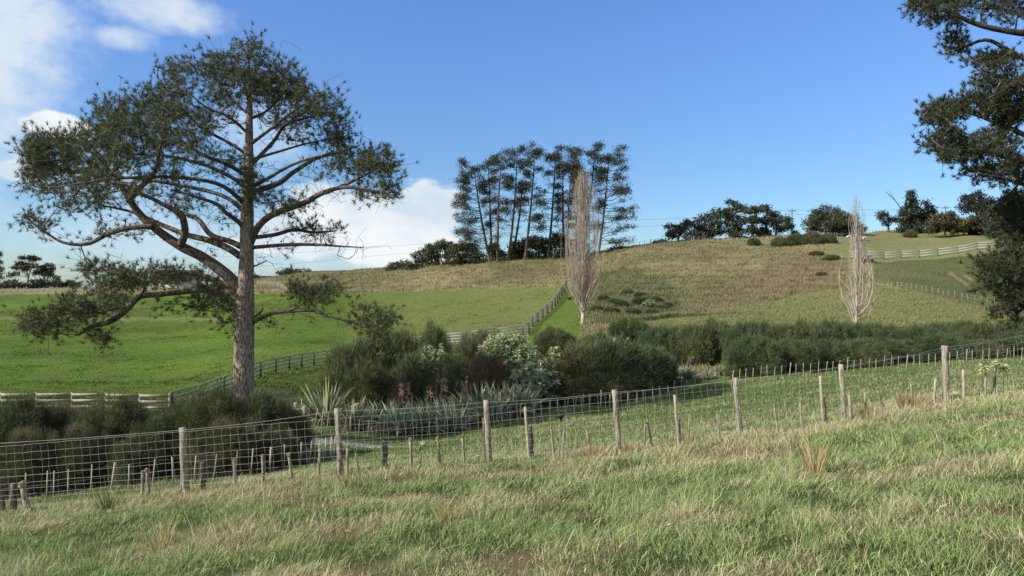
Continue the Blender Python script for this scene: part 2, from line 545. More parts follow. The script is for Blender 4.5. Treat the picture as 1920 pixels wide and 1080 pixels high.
def empty(name, loc, label, cat, group=None, rz=0.0):
    o = bpy.data.objects.new(name, None)
    o.empty_display_size = 0.3
    o.location = loc; o.rotation_euler = (0, 0, rz)
    COL.objects.link(o)
    return tag(o, label, cat, group)


def part(name, geo, mat, parent=None, smooth=False):
    me = geo.mesh(name, smooth) if isinstance(geo, Geo) else geo
    if not me.materials:
        me.materials.append(MATS[mat])
    o = bpy.data.objects.new(name, me)
    COL.objects.link(o)
    if parent is not None:
        o.parent = parent
    return o


def dup(root, loc, rz=0.0, scale=(1, 1, 1), label=None, group=None):
    r = root.copy(); COL.objects.link(r)
    r.location = loc; r.rotation_euler = (0, 0, rz); r.scale = scale
    if label: r['label'] = label
    if group: r['group'] = group
    for ch in list(root.children):
        c_ = ch.copy(); COL.objects.link(c_); c_.parent = r
        for g_ in list(ch.children):
            e = g_.copy(); COL.objects.link(e); e.parent = c_
    return r


ORD = ['first', 'second', 'third', 'fourth', 'fifth', 'sixth', 'seventh', 'eighth', 'ninth', 'tenth', 'eleventh', 'twelfth',
       'thirteenth', 'fourteenth', 'fifteenth', 'sixteenth', 'seventeenth', 'eighteenth', 'nineteenth', 'twentieth']


def jit(col, n, amt=0.25, hue=0.1):
    c_ = np.tile(np.asarray(col, float), (n, 1))
    c_ *= (1 + amt * RNG.normal(size=(n, 1))).clip(0.35, 2)
    c_ *= (1 + hue * RNG.normal(size=(n, 3))).clip(0.5, 1.6)
    return c_.clip(0.003, 0.95)


# ------------------------------------------------------------------ where each kind of ground lies
def inpoly(px, py, poly):
    r = np.zeros(px.shape, bool)
    n = len(poly); j = n - 1
    for i in range(n):
        xi, yi = poly[i]; xj, yj = poly[j]
        if yi != yj:
            c_ = ((yi > py) != (yj > py)) & (px < (xj - xi) * (py - yi) / (yj - yi) + xi)
            r ^= c_
        j = i
    return r


G_PADD = np.array((0.085, 0.125, 0.020))
G_MEAD = np.array((0.090, 0.130, 0.038))
G_TAN = np.array((0.200, 0.176, 0.092))
G_STRAW = np.array((0.40, 0.33, 0.19))
G_ROUGH = np.array((0.085, 0.100, 0.035))
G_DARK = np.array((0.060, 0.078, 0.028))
G_OLIVE = np.array((0.165, 0.165, 0.070))
G_SHELF = np.array((0.150, 0.155, 0.058))
PADDOCK = [(-900, 553), (-900, 775), (320, 778), (480, 716), (680, 668), (800, 650), (985, 627), (1000, 606), (1036, 580), (1060, 527), (1040, 536), (900, 541), (700, 549), (480, 550), (160, 552)]
UPPER = [(1545, 475), (1560, 430), (2600, 400), (2600, 470), (1900, 473), (1640, 494)]
SLOPE = [(1640, 494), (1900, 473), (2600, 470), (2600, 640), (1860, 582), (1640, 526)]
SHELF = [(1190, 612), (1300, 585), (1440, 566), (1560, 548), (1640, 526), (1860, 582), (2600, 640), (2600, 660), (1190, 665)]
STRIP = [(975, 640), (1000, 610), (1062, 530), (1085, 560), (1090, 650), (975, 660)]
FRONT = [(300, 800), (322, 779), (480, 717), (680, 669), (985, 628), (1000, 720), (620, 800), (500, 830)]
GULLY = [(1085, 612), (1095, 525), (1180, 500), (1262, 520), (1300, 575), (1250, 612)]
BROWN = [(1380, 505), (1560, 478), (1600, 500), (1560, 540), (1430, 568), (1260, 602), (1255, 588), (1350, 552)]


def ground_kind(x, y):
    """colour of the ground and how tall/dry its grass is. Returns col, tall(0..1), dry(0..1)"""
    z = H(x, y)
    Y = np.maximum(y, 0.5)
    px = 960 + x / Y * F; py = 540 - z / Y * F
    jx = (fbm(x * 0.25, y * 0.25, 21, 3) - 0.5) * 16
    jy = (fbm(x * 0.25, y * 0.25, 22, 3) - 0.5) * 5
    qx, qy = px + jx, py + jy
    n = fbm(x * 0.08, y * 0.08, 31, 4)
    col = np.tile(G_TAN, (len(x), 1)); tall = np.ones(len(x)); dry = 0.75 + 0.5 * (n - 0.5)
    far = y > 42
    wx = px + (fbm(x * 0.07, y * 0.07, 23, 4) - 0.5) * 90 + jx; wy = py + (fbm(x * 0.07, y * 0.07, 24, 4) - 0.5) * 34 + jy
    g = inpoly(wx, wy, GULLY) & far
    # base far: tan hill with greener hollows
    mixv = np.clip((n - 0.42) * 4, 0, 1)[:, None]
    col = G_TAN * (1 - mixv * 0.45) + G_ROUGH * mixv * 0.45
    left_low = far & (qx > 1085) & (qy > 515) & (qy < 600)
    col[left_low] = (0.45 * G_TAN + 0.55 * G_ROUGH); dry[left_low] = 0.5
    col[g] = np.array((0.092, 0.096, 0.046)); dry[g] = 0.45
    kb = inpoly(wx, wy, BROWN) & far
    col[kb] = np.array((0.150, 0.125, 0.072)); dry[kb] = .65
    zz = z + 1.2 * (fbm(x * 0.05, y * 0.05, 77, 3) - .5)
    st = np.abs((zz / 0.95) % 1.0 - .5) * 2
    st = (1 - 0.32 * np.clip((st - .62) * 4, 0, 1))[:, None]
    col = np.where((far & (qy < 612))[:, None], col * st * (0.82 + .36 * fbm(x * .03, y * .03, 78, 3))[:, None], col)
    for poly, c_, tl, dr in ((FRONT, G_PADD * 0.9, 0.0, 0.0), (STRIP, G_PADD * 0.95, 0.15, 0.05), (SHELF, G_SHELF, 0.45, 0.45), (SLOPE, G_DARK * 1.15, 0.25, 0.12), (UPPER, G_OLIVE, 0.1, 0.2)):
        k = (inpoly(wx, wy, poly) if poly is SHELF else inpoly(qx, qy, poly)) & (y > 39)
        col[k] = c_; tall[k] = tl; dry[k] = dr
    ks = inpoly(qx, qy, SLOPE) & (y > 50)
    sl = np.clip((fbm(x * .09, y * .05, 83, 4) - .45) * 4, 0, 1)[:, None]
    col[ks] = (col * (1 - .55 * sl) + G_TAN * .8 * .55 * sl)[ks]
    slip = ks & (np.abs((py - 522) - (px - 1795) * .75 + jy) < 2.4) & (px > 1778) & (px < 1813)
    slip |= ks & (np.abs((py - 521) - (px - 1816) * .9 + jy) < 2.0) & (px > 1809) & (px < 1824)
    col[slip] = np.array((.21, .17, .11)); tall[slip] = .02
    k = inpoly(px + jx * 0.3, py + jy * 0.2, PADDOCK) & (y > 46)
    col[k] = G_PADD; tall[k] = 0.0; dry[k] = 0.0
    band = (fbm(x * .02, y * .09, 79, 4) - .5)[:, None]
    spot = np.clip((fbm(x * .35, y * .35, 80, 3) - .62) * 5, 0, 1)[:, None]
    pc = G_PADD * (1 + .75 * band) * np.array((.94, 1, .9)) * (1 - .25 * spot)
    col[k] = pc[k]
    k2 = k & (np.abs(py - 597 - 0.004 * px) < 3.0) & (px < 470)
    col[k2] = 0.5 * G_PADD + 0.5 * G_TAN
    k3 = k & (qx > 650)
    s = np.clip((qx - 650) / 300, 0, 1) * 0.25 + 0.12
    col[k3] = (G_PADD * (1 - s[:, None]) + G_TAN * s[:, None])[k3]
    # gully floor and meadow behind the wire fence
    mid = (y <= 46) & ~inpoly(qx, qy, FRONT)
    mcol = G_MEAD * (0.8 + 0.5 * n[:, None])
    col[mid] = mcol[mid]; tall[mid] = 0.35; dry[mid] = 0.3
    # near slope
    near = y < 20
    dn = fbm(x * 0.55, y * 1.1, 41, 4)
    strip = np.exp(-((y - (13.6 + 0.11 * np.maximum(x - 2, 0) ** 1.2)) / 1.6) ** 2)
    d = np.clip((dn - 0.47) * 5 + strip * 0.9 + 0.22, 0, 1)
    dry = np.where(near, d, dry)
    nc = np.array((0.05, 0.07, 0.02)) * (1 - d[:, None]) + np.array((0.15, 0.12, 0.06)) * d[:, None]
    col[near] = nc[near]; tall[near] = 1.0
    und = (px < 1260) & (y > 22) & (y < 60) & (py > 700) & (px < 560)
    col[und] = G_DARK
    rear = y < 0.6
    col[rear] = G_MEAD
    return col, tall, dry, px, py, z


def build_terrain():
    th = np.concatenate([np.arange(-180, -60, 5.0), np.arange(-60, -40, 1.5), np.arange(-40, 40.01, 0.27), np.arange(41.5, 60, 1.5), np.arange(60, 180, 5.0)])
    th = np.radians(th)
    rr = np.concatenate([np.arange(0.5, 4, 0.25), 4 * np.exp(np.arange(0, 5.1, 0.017)), 4 * np.exp(np.arange(5.15, 7.0, 0.1))])
    TH, RR = np.meshgrid(th, rr)
    X = (np.sin(TH) * RR).ravel(); Yv = (np.cos(TH) * RR).ravel()
    col, _, _, _, _, Z = ground_kind(X, Yv)
    V = np.stack([X, Yv, Z], 1)
    nt, nr = len(th), len(rr)
    i = np.arange(nr - 1)[:, None] * nt; j = np.arange(nt)[None]; j2 = (j + 1) % nt
    Q = np.stack([i + j, i + j2, i + nt + j2, i + nt + j], -1).reshape(-1, 4)[:, ::-1]
    V = np.vstack([V, (0, 0, -1.6)]); col = np.vstack([col, G_MEAD])
    T = np.stack([np.full(nt, len(V) - 1), (np.arange(nt) + 1) % nt, np.arange(nt)], 1)
    g = Geo(); g.add(V, T, Q, col)
    o = part('ground', g, 'ground', smooth=True)
    tag(o, kind='structure')


build_terrain()


# ------------------------------------------------------------------ grass
def grass_near():
    g = Geo()
    bands = [(0.8, 4.3, 400), (4.3, 7.5, 3800), (7.5, 11, 2300), (11, 19.5, 1150)]
    for y0, y1, dens in bands:
        xm = 0.86 * y1 + 1.5
        n = int(dens * (y1 - y0) * 2 * xm)
        x = RNG.uniform(-xm, xm, n); y = RNG.uniform(y0, y1, n)
        k = np.abs(x) < 0.86 * y + 1.5
        x, y = x[k], y[k]
        # clumping
        cl = fbm(x * 2.3, y * 2.3, 51, 3)
        k = RNG.random(len(x)) < np.clip(0.25 + (cl - 0.3) * 2.4, 0.12, 1)
        x, y, cl = x[k], y[k], cl[k]
        _, _, dry, _, _, z = ground_kind(x, y)
        n = len(x)
        hg = fbm(x * 0.7, y * 0.7, 61, 3)
        fence_y = 13.6 + 0.11 * np.maximum(x - 2, 0) ** 1.2
        beyond = y > fence_y + 0.9
        L = (0.055 + 0.115 * RNG.random(n) ** 1.6) * (0.6 + 0.9 * hg) * (0.7 + 0.7 * cl)
        isdry = RNG.random(n) < np.clip(dry * 0.52 + 0.09 + 0.28 * (fbm(x * 2.1, y * 2.1, 57, 2) - .5), 0.05, 0.85)
        L = np.where(isdry, L * 1.25, L)
        tall = RNG.random(n) < 0.022
        L = np.where(tall, L * 1.6 + 0.10, L)
        L = L * (0.65 + 0.8 * np.clip((fbm(x * 3.1, y * 3.1, 63, 2) - .35) * 2.5, 0, 1))
        L = np.where(beyond, L * 0.6, L)
        lean = RNG.normal(size=(n, 2)) * 0.30
        lean[:, 0] += 0.10 + 0.5 * (fbm(x * 0.5, y * 0.5, 71, 2) - 0.5)
        D = norm(np.stack([lean[:, 0], lean[:, 1], np.ones(n)], 1))
        green = jit((0.245, 0.325, 0.115), n, 0.36, 0.09)
        gv = fbm(x * 0.4, y * 0.4, 81, 3)[:, None]
        green = green * (1 - 0.5 * gv) + np.array((0.15, 0.22, 0.08)) * gv * 0.7
        straw = jit((0.54, 0.47, 0.30), n, 0.30, 0.05)
        lf = RNG.random(n) < .06
        green[lf] = jit((.34, .38, .16), int(lf.sum()), .2, .05)
        ochre = RNG.random(n) < 0.05
        straw[ochre] = jit((0.38, 0.24, 0.10), int(ochre.sum()), 0.2, 0.05)
        c_ = np.where(isdry[:, None], straw, green)
        W = (0.0028 + 0.00038 * y) * RNG.uniform(0.7, 1.4, n)
        W = np.where(isdry, W * 0.7, W)
        W = np.where(RNG.random(n) < .08, W * 2.0, W)
        B = np.stack([x, y, z - 0.01], 1)
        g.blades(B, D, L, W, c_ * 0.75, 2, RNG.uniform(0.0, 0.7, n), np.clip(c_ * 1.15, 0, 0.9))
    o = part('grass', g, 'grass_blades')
    tag(o, kind='stuff', label='mixed green and straw coloured long grass on the near slope', cat='grass')


def grass_mid():
    g = Geo()
    n = 150000
    y = 19.0 * np.exp(RNG.random(n) * math.log(46 / 19.0)); x = RNG.uniform(-0.8, 0.8, n) * y
    col, tall, dry, px, py, z = ground_kind(x, y)
    k = (py < 1090) & (px > -260) & (px < 2180)
    x, y, z, px, dry = x[k], y[k], z[k], px[k], dry[k]
    n = len(x)
    dn = fbm(x * 0.3, y * 0.5, 44, 3)
    isdry = RNG.random(n) < np.clip((dn - 0.5) * 2.0 + 0.14 + (y < 23) * 0.22, 0.02, 0.6)
    c_ = np.where(isdry[:, None], jit((0.27, 0.28, 0.14), n, 0.15, 0.05), jit((0.125, 0.180, 0.055), n, 0.2, 0.08))
    L = RNG.uniform(0.04, 0.11, n) * (1 + isdry * 0.5)
    D = norm(np.stack([RNG.normal(size=n) * 0.4, RNG.normal(size=n) * 0.4, np.ones(n)], 1))
    g.blades(np.stack([x, y, z - 0.01], 1), D, L, 0.010 + 0.0011 * y * RNG.uniform(0.6, 1.4, n), c_, 1)
    o = part('grass', g, 'grass_blades')
    tag(o, kind='stuff', label='short green grass on the flat behind the wire fence', cat='grass')


def grass_hill():
    g = Geo()
    n = 620000
    y = 48 * np.exp(RNG.random(n) * math.log(235 / 48.0)); x = RNG.uniform(-0.45, 0.80, n) * y
    col, tall, dry, px, py, z = ground_kind(x, y)
    cl = fbm(x * 0.8, y * 0.8, 91, 3)
    pr = np.where(tall > 0.9, 1.0, np.where(tall > 0.3, 0.6, np.where(tall > 0.2, 0.45, 0.12))) * np.clip((cl - 0.28) * 3, 0.15, 1)
    k = (RNG.random(n) < pr) & (tall > 0.05) & (px > -60) & (px < 2160)
    x, y, z, dry, tall, cl, col = x[k], y[k], z[k], dry[k], tall[k], cl[k], col[k]
    n = len(x)
    isdry = RNG.random(n) < dry
    c_ = np.where(isdry[:, None], jit((0.220, 0.195, 0.112), n, 0.15, 0.04), jit((0.095, 0.115, 0.040), n, 0.18, 0.06))
    c_ = c_ * .5 + col * .85 * (1 + .12 * RNG.normal(size=(n, 1))).clip(.5, 1.5)
    L = RNG.uniform(0.2, 0.55, n) * (0.35 + 0.65 * tall) * (0.6 + 0.8 * cl)
    W = (0.02 + 0.0009 * y) * RNG.uniform(0.6, 1.4, n)
    D = norm(np.stack([RNG.normal(size=n) * 0.35 + 0.15, RNG.normal(size=n) * 0.35, np.ones(n)], 1))
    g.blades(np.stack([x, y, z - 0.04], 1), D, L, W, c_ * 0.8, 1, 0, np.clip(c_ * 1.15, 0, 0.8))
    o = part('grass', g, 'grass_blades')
    tag(o, kind='stuff', label='long dry tan grass covering the hillside', cat='grass')


def grass_paddock():
    g = Geo()
    n = 270000
    y = 44 * np.exp(RNG.random(n) * math.log(165 / 44.0)); x = RNG.uniform(-0.95, 0.15, n) * y
    col, tall, dry, px, py, z = ground_kind(x, y)
    cl = fbm(x * 0.9, y * 0.9, 93, 3)
    k = (tall < 0.05) & (RNG.random(n) < np.clip((cl - 0.25) * 2.6, 0.1, 1)) & (px > -380)
    x, y, z, cl, col = x[k], y[k], z[k], cl[k], col[k]
    n = len(x)
    rank = fbm(x * .22, y * .22, 95, 3) > .66
    c_ = col * np.where(rank, 1.05, 1.35)[:, None] * (1 + 0.22 * RNG.normal(size=(n, 1))).clip(0.4, 1.8)
    L = RNG.uniform(0.05, 0.13, n) * np.where(rank, 1.9, 1)
    W = (0.02 + 0.0010 * y) * RNG.uniform(0.6, 1.4, n)
    D = norm(np.stack([RNG.normal(size=n) * 0.5, RNG.normal(size=n) * 0.5, np.ones(n)], 1))
    g.blades(np.stack([x, y, z - 0.01], 1), D, L, W, c_, 1)
    o = part('grass', g, 'grass_blades')
    tag(o, kind='stuff', label='short bright green pasture grass in the left paddock', cat='grass')


grass_near(); grass_mid(); grass_hill(); grass_paddock()


# ------------------------------------------------------------------ trees
def spline(P, n):
    """Catmull-Rom resampling of points with any number of columns"""
    P = np.asarray(P, float)
    if len(P) < 3:
        tt = np.linspace(0, 1, n)[:, None]
        return P[0] * (1 - tt) + P[-1] * tt
    Q = np.vstack([2 * P[0] - P[1], P, 2 * P[-1] - P[-2]])
    t_ = np.linspace(0, len(P) - 1 - 1e-6, n)
    i = t_.astype(int); f = (t_ - i)[:, None]
    a, b, c_, d = Q[i], Q[i + 1], Q[i + 2], Q[i + 3]
    return 0.5 * ((2 * b) + (-a + c_) * f + (2 * a - 5 * b + 4 * c_ - d) * f ** 2 + (-a + 3 * b - 3 * c_ + d) * f ** 3)


def grow(nodes, attr, step=0.5, wander=0.12, up=0.0):
    """attach every attractor to the nearest wood; returns twig segments with radii weights and tip directions"""
    P = [np.array(p_) for p_ in nodes]
    arr = np.zeros((len(nodes) + len(attr) * 8 + 10, 3)); m_ = len(nodes)
    arr[:m_] = nodes
    d0 = np.array([np.min(((arr[:m_] - a_) ** 2).sum(1)) for a_ in attr])
    order = np.argsort(d0)
    par = [-1] * m_
    tips = []
    for ai in order:
        a_ = attr[ai]
        dd = arr[:m_] - a_
        d2 = (dd ** 2).sum(1) + np.maximum(dd[:, 2], 0) ** 2 * 0.6
        i = int(np.argmin(d2))
        b = arr[i]
        dist = np.linalg.norm(a_ - b)
        k = int(min(4, max(1, dist / step)))
        prev = i
        sag = RNG.normal(size=3) * wander * dist; sag[2] -= up * dist
        for q in range(1, k + 1):
            f = q / k
            p_ = b + (a_ - b) * f + sag * math.sin(f * math.pi)
            arr[m_] = p_; par.append(prev); prev = m_; m_ += 1
        tips.append((ai, prev))
    par = np.array(par)
    wgt = np.zeros(m_)
    for _, t_ in tips:
        wgt[t_] += 1
    for i in range(m_ - 1, len(nodes) - 1, -1):
        wgt[par[i]] += wgt[i]
    ids = np.arange(len(nodes), m_)
    P1 = arr[ids]; P0 = arr[par[ids]]
    d = norm(P1 - P0)
    tipd = {ai: norm(arr[t_] - arr[par[t_]]) for ai, t_ in tips}
    TD = np.array([tipd[i] for i in range(len(attr))])
    return P0, P1, wgt[ids], np.where(par[ids] < len(nodes), 0, 1), TD


def tufts(g, C, D, n, L, W, col, up=0.4, spread=0.9):
    """needle brushes at points C, opening round direction D"""
    m_ = len(C)
    c_ = np.repeat(C, n, 0); d = np.repeat(D, n, 0)
    v = norm(RNG.normal(size=(m_ * n, 3)) * spread + d * 0.9 + np.array([0, 0, up]))
    base = c_ - d * (RNG.random((m_ * n, 1)) * L * 0.5)
    cc = np.repeat(jit(col, m_, 0.28, 0.08), n, 0) * (1 + 0.2 * RNG.normal(size=(m_ * n, 1))).clip(0.4, 1.7)
    g.blades(base, v, L * RNG.uniform(0.6, 1.1, m_ * n), W * RNG.uniform(0.7, 1.3, m_ * n), cc, 1)


def px_tree(name, label, cat, base_px, Y, trunk, limbs, lobes, leaf, group=None, bark='far_bark', nattr=300,
            twig=0.02, step=0.8, depth_sd=0.9, limb_depth=0.35, bare=False, base_py=None, dens=None, limb_parts=True, seed=1, trunk_k=10, bare_n=0):
    """A tree described by how it looks from the front: trunk and limbs as (px, py, radius_px) lines, foliage lobes as
    (px, py, rx, ry[, weight]). Everything is turned into metres at distance Y and spread in depth."""
    global RNG
    keep = RNG
    RNG = np.random.default_rng(seed)
    s = Y / F
    root = at(base_px, Y)
    e = empty(name, root, label, cat, group)
    ref_py = base_py if base_py is not None else 540 - root.z / s
    rx, rz = base_px, ref_py

    def loc(px, py, dy=0.0):
        sy = (Y + dy) / F
        return ((px - 960) * sy - root.x, dy, (540 - py) * sy - root.z)
    g = Geo()
    T = np.array([(*loc(a[0], a[1], 0), a[2] * s * .92) for a in trunk])
    if T[0][2] > -0.2:
        T = np.vstack([[T[0][0], T[0][1], -0.5, T[0][3] * 1.12], T])
    Ts = spline(T, max(14, len(T) * 4))
    g.tube(Ts[:, :3], np.maximum(Ts[:, 3], 0.012), trunk_k, wob=0.07)
    gtrunk = g
    if limb_parts:
        part('trunk', g, bark, e, True)
    nodes = [Ts[k_, :3] for k_ in range(len(Ts)) if Ts[k_, 2] > 0.12 * Ts[:, 2].max()]
    k_all = []
    gl = Geo()
    for li, lb in enumerate(limbs):
        pts = lb['p']; dend = lb.get('d', RNG.uniform(-1, 1) * limb_depth)
        tot = sum(math.hypot(pts[i + 1][0] - pts[i][0], pts[i + 1][1] - pts[i][1]) for i in range(len(pts) - 1)) * s
        d0 = lb.get('d0', 0.0)
        P = []
        for i, q in enumerate(pts):
            f = i / (len(pts) - 1)
            P.append((*loc(q[0], q[1], d0 + dend * tot * f), max(q[2] * s * .86, 0.01)))
        Ps = spline(np.array(P), max(6, len(P) * 4))
        if len(pts) > 2:
            Ps[1:-1, :3] += RNG.normal(size=(len(Ps) - 2, 3)) * lb.get('w', 0.0)
        gg = Geo() if limb_parts else gtrunk
        gg.tube(Ps[:, :3], np.maximum(Ps[:, 3], 0.01), 7 if limb_parts else 5, wob=0.08)
        if limb_parts:
            part('limb', gg, 'limb_bark_shaded' if bark == 'pine_bark' else bark, e, True)
        nodes += [Ps[k_, :3] for k_ in range(1 if len(Ps) < 4 else 2, len(Ps))]
        k_all.append(Ps)
    if not limb_parts:
        part('trunk', gtrunk, bark, e, True)
    nodes = np.array(nodes)
    # attractors
    A = []
    lob = [l_ if len(l_) > 4 else (*l_, 1.0) for l_ in lobes]
    wts = np.array([l_[2] * l_[3] * l_[4] for l_ in lob]); wts = wts / wts.sum()
    cnt = RNG.multinomial(nattr, wts)
    for l_, c_ in zip(lob, cnt):
        ang = RNG.random(c_) * 2 * np.pi; rr = np.sqrt(RNG.random(c_))
        ax = l_[0] + np.cos(ang) * rr * l_[2]; ay = l_[1] + np.sin(ang) * rr * l_[3]
        for x_, y_ in zip(ax, ay):
            q = np.array(loc(x_, y_, 0))
            dd = (nodes[:, 0] - q[0]) ** 2 + (nodes[:, 2] - q[2]) ** 2
            near_ = np.argsort(dd)[:6]
            dep = nodes[near_[RNG.integers(0, len(near_))], 1]
            A.append(loc(x_, y_, dep + RNG.normal() * depth_sd * min(1.0, l_[2] * s / 1.5 + 0.25)))
    A = np.array(A)
    P0, P1, wg, _, TD = grow(nodes, A, step)
    gt = Geo()
    if bare_n:
        bi = RNG.integers(len(nodes) // 4, len(nodes), bare_n)
        BA = nodes[bi] + RNG.normal(size=(bare_n, 3)) * np.array([.48, .5, .40])
        Q0, Q1, qw, _, _ = grow(nodes, BA, .3, .08)
        gt.segs(Q0, Q1, .007 * np.minimum(qw, 9) ** .4, .005 * np.minimum(qw, 9) ** .4, 3, col=(.13, .105, .085))
    gt.segs(P0, P1, twig * np.minimum(wg, 30) ** 0.45, twig * 0.75 * np.minimum(wg, 30) ** 0.45, 3, col=(.11, .088, .068))
    if bare:
        part('branches', gt, bark, e)
    else:
        gc = gt
        leaf(gc, A, TD, P0, P1, wg)
        part('crown', gc, 'needles', e)
    RNG = keep
    return e


def needle_leaf(L, W, n, per, col, sub=0.35, up=0.45):
    def f(g, A, TD, P0, P1, wg):
        m_ = len(A)
        off = RNG.normal(size=(m_ * per, 3)) * sub
        C = np.repeat(A, per, 0) + off
        D = norm(np.repeat(TD, per, 0) + norm(off) * 0.7 + np.array([0, 0, 0.35]))
        # little twigs
        st = np.repeat(A, per, 0)
        g.segs(st, C, 0.010, 0.006, 3, col=(0.06, 0.045, 0.035))
        tufts(g, C, D, n, L, W, col, up)
    return f


def clump_leaf(size, n, rad, col, flat=0.6, aspect=0.5):
    def f(g, A, TD, P0, P1, wg):
        m_ = len(A)
        o_ = RNG.normal(size=(m_ * n, 3)) * rad; o_[:, 2] *= flat
        P = np.repeat(A, n, 0) + o_
        cc = np.repeat(jit(col, m_, 0.25, 0.07), n, 0) * (1 + 0.22 * RNG.normal(size=(m_ * n, 1))).clip(0.4, 1.7)
        g.quads(P, size * RNG.uniform(0.6, 1.4, m_ * n), cc, aspect, up=0.5)
    return f


def L_(*p, d=None, w=0.0, d0=0.0):
    r = {'p': list(p), 'w': w, 'd0': d0}
    if d is not None: r['d'] = d
    return r


# --- the big pine on the left
PINE_Y = 32.0
big_limbs = [
    L_((456, 548, 13), (430, 520, 13), (385, 485, 11.5), (340, 462, 10.5), (300, 435, 9), (265, 405, 8), (245, 378, 7), (225, 345, 5), (190, 305, 3.5), (150, 265, 2), d=-.15),
    L_((338, 460, 8), (346, 440, 8), (345, 420, 7.5), (338, 402, 7), (310, 385, 5), (270, 365, 3.5), (220, 340, 2), d=-.3, d0=-0.7),
    L_((288, 425, 6), (250, 426, 5), (205, 438, 4.5), (165, 457, 4), (120, 455, 3), (85, 435, 2.2), (52, 410, 1.2), d=-.1, d0=-0.9),
    L_((240, 378, 6.5), (262, 352, 6), (288, 325, 5), (300, 280, 3.5), (310, 230, 2), d=-.3, d0=-1.2),
    L_((447, 576, 8), (420, 556, 7.5), (390, 544, 7), (350, 546, 6.5), (300, 552, 6), (262, 556, 6.5), (240, 578, 6.5), (208, 602, 6), (172, 612, 4.5), (146, 628, 3), d=-.25),
    L_((262, 556, 3.5), (270, 535, 3), (240, 515, 2.2), (190, 495, 1.5), d=-.4, d0=-1.2),
    L_((448, 540, 6), (410, 528, 5.5), (370, 514, 5), (330, 512, 4), (295, 522, 3), (260, 515, 1.5), d=.35),
    L_((448, 560, 5), (420, 535, 5), (395, 555, 4), (370, 575, 3), (340, 570, 1.5), d=.5),
    L_((450, 480, 8), (425, 464, 7.5), (390, 450, 7), (350, 440, 6.5), (300, 420, 5), (250, 398, 3.5), (190, 385, 2), d=.3),
    L_((452, 462, 7), (430, 452, 6.5), (395, 440, 6), (372, 412, 5.5), (345, 400, 4.5), (300, 380, 3), (250, 360, 1.5), d=.55),
    L_((458, 430, 5), (446, 415, 5), (425, 400, 4.5), (405, 382, 4), (370, 370, 3), (320, 355, 2), d=-.5),
    L_((462, 400, 5), (420, 368, 4.5), (350, 350, 4), (260, 335, 3), (150, 325, 2.2), (60, 300, 1.2), d=.2),
    L_((462, 385, 5), (410, 345, 4.5), (320, 332, 3.5), (220, 335, 2.5), (110, 350, 1.3), d=-.35),
    L_((462, 350, 5), (430, 330, 4.5), (380, 308, 4), (310, 292, 3.2), (240, 288, 2.2), (180, 272, 1.3), d=.4),
    L_((463, 330, 4.5), (425, 308, 4), (380, 290, 3.5), (330, 255, 2.5), (285, 205, 1.3), d=-.4),
    L_((464, 290, 4), (430, 268, 3.5), (380, 240, 2.8), (330, 195, 1.8), (295, 145, 1), d=.25),
    L_((465, 250, 3.5), (430, 220, 3), (385, 200, 2.2), (340, 160, 1.2), d=-.3),
    L_((466, 215, 3), (435, 185, 2.5), (405, 145, 1.8), (380, 115, 1), d=.4),
    L_((467, 180, 2.5), (450, 140, 1.8), (425, 100, 1), d=-.3),
    L_((470, 455, 8), (484, 425, 7.5), (512, 402, 7), (567, 382, 6), (600, 364, 5.5), (633, 353, 4.5), (665, 352, 3.5), (720, 362, 2), (742, 368, 1), d=-.25),
    L_((610, 362, 4), (650, 345, 3.5), (690, 325, 2.5), (728, 305, 1.2), d=-.1, d0=-1.0),
    L_((470, 362, 6.5), (523, 343, 6), (550, 323, 5), (593, 297, 4), (633, 287, 3), (675, 272, 1.3), d=.3),
    L_((472, 350, 4.5), (497, 337, 4), (550, 308, 3), (617, 287, 2), d=-.4),
    L_((470, 312, 4.5), (480, 300, 4.5), (513, 265, 4), (533, 237, 3), (567, 223, 2.2), (620, 212, 1.2), d=.2),
    L_((470, 270, 4), (510, 240, 3.2), (560, 202, 2.2), (600, 180, 1.1), d=-.4),
    L_((470, 222, 3.2), (500, 208, 2.6), (527, 180, 2), (545, 145, 1), d=.4),
    L_((469, 180, 2.4), (490, 150, 1.8), (512, 118, 1), d=-.2),
    L_((470, 300, 3.5), (520, 285, 2.8), (580, 268, 2), (640, 258, 1.1), d=.5),
    L_((472, 446, 5), (516, 440, 4.5), (551, 431, 4), (590, 436, 3), (629, 433, 1.6), d=.35),
    L_((474, 464, 4.5), (541, 459, 4), (597, 459, 3), (640, 462, 2), (681, 464, 1), d=-.2),
    L_((470, 607, 5), (505, 589, 4.5), (541, 584, 4), (586, 582, 4), (618, 593, 3), (667, 605, 2.4), (699, 609, 1.8), (727, 623, 1), d=-.25),
    L_((541, 584, 2.5), (575, 565, 2), (610, 548, 1.2), d=-.2, d0=-0.5),
    L_((470, 500, 2.2), (480, 498, 1.8), (500, 489, 1.0), d=-.2),
    L_((470, 600, 3), (485, 588, 2), (493, 578, 1.2), d=.3),
]
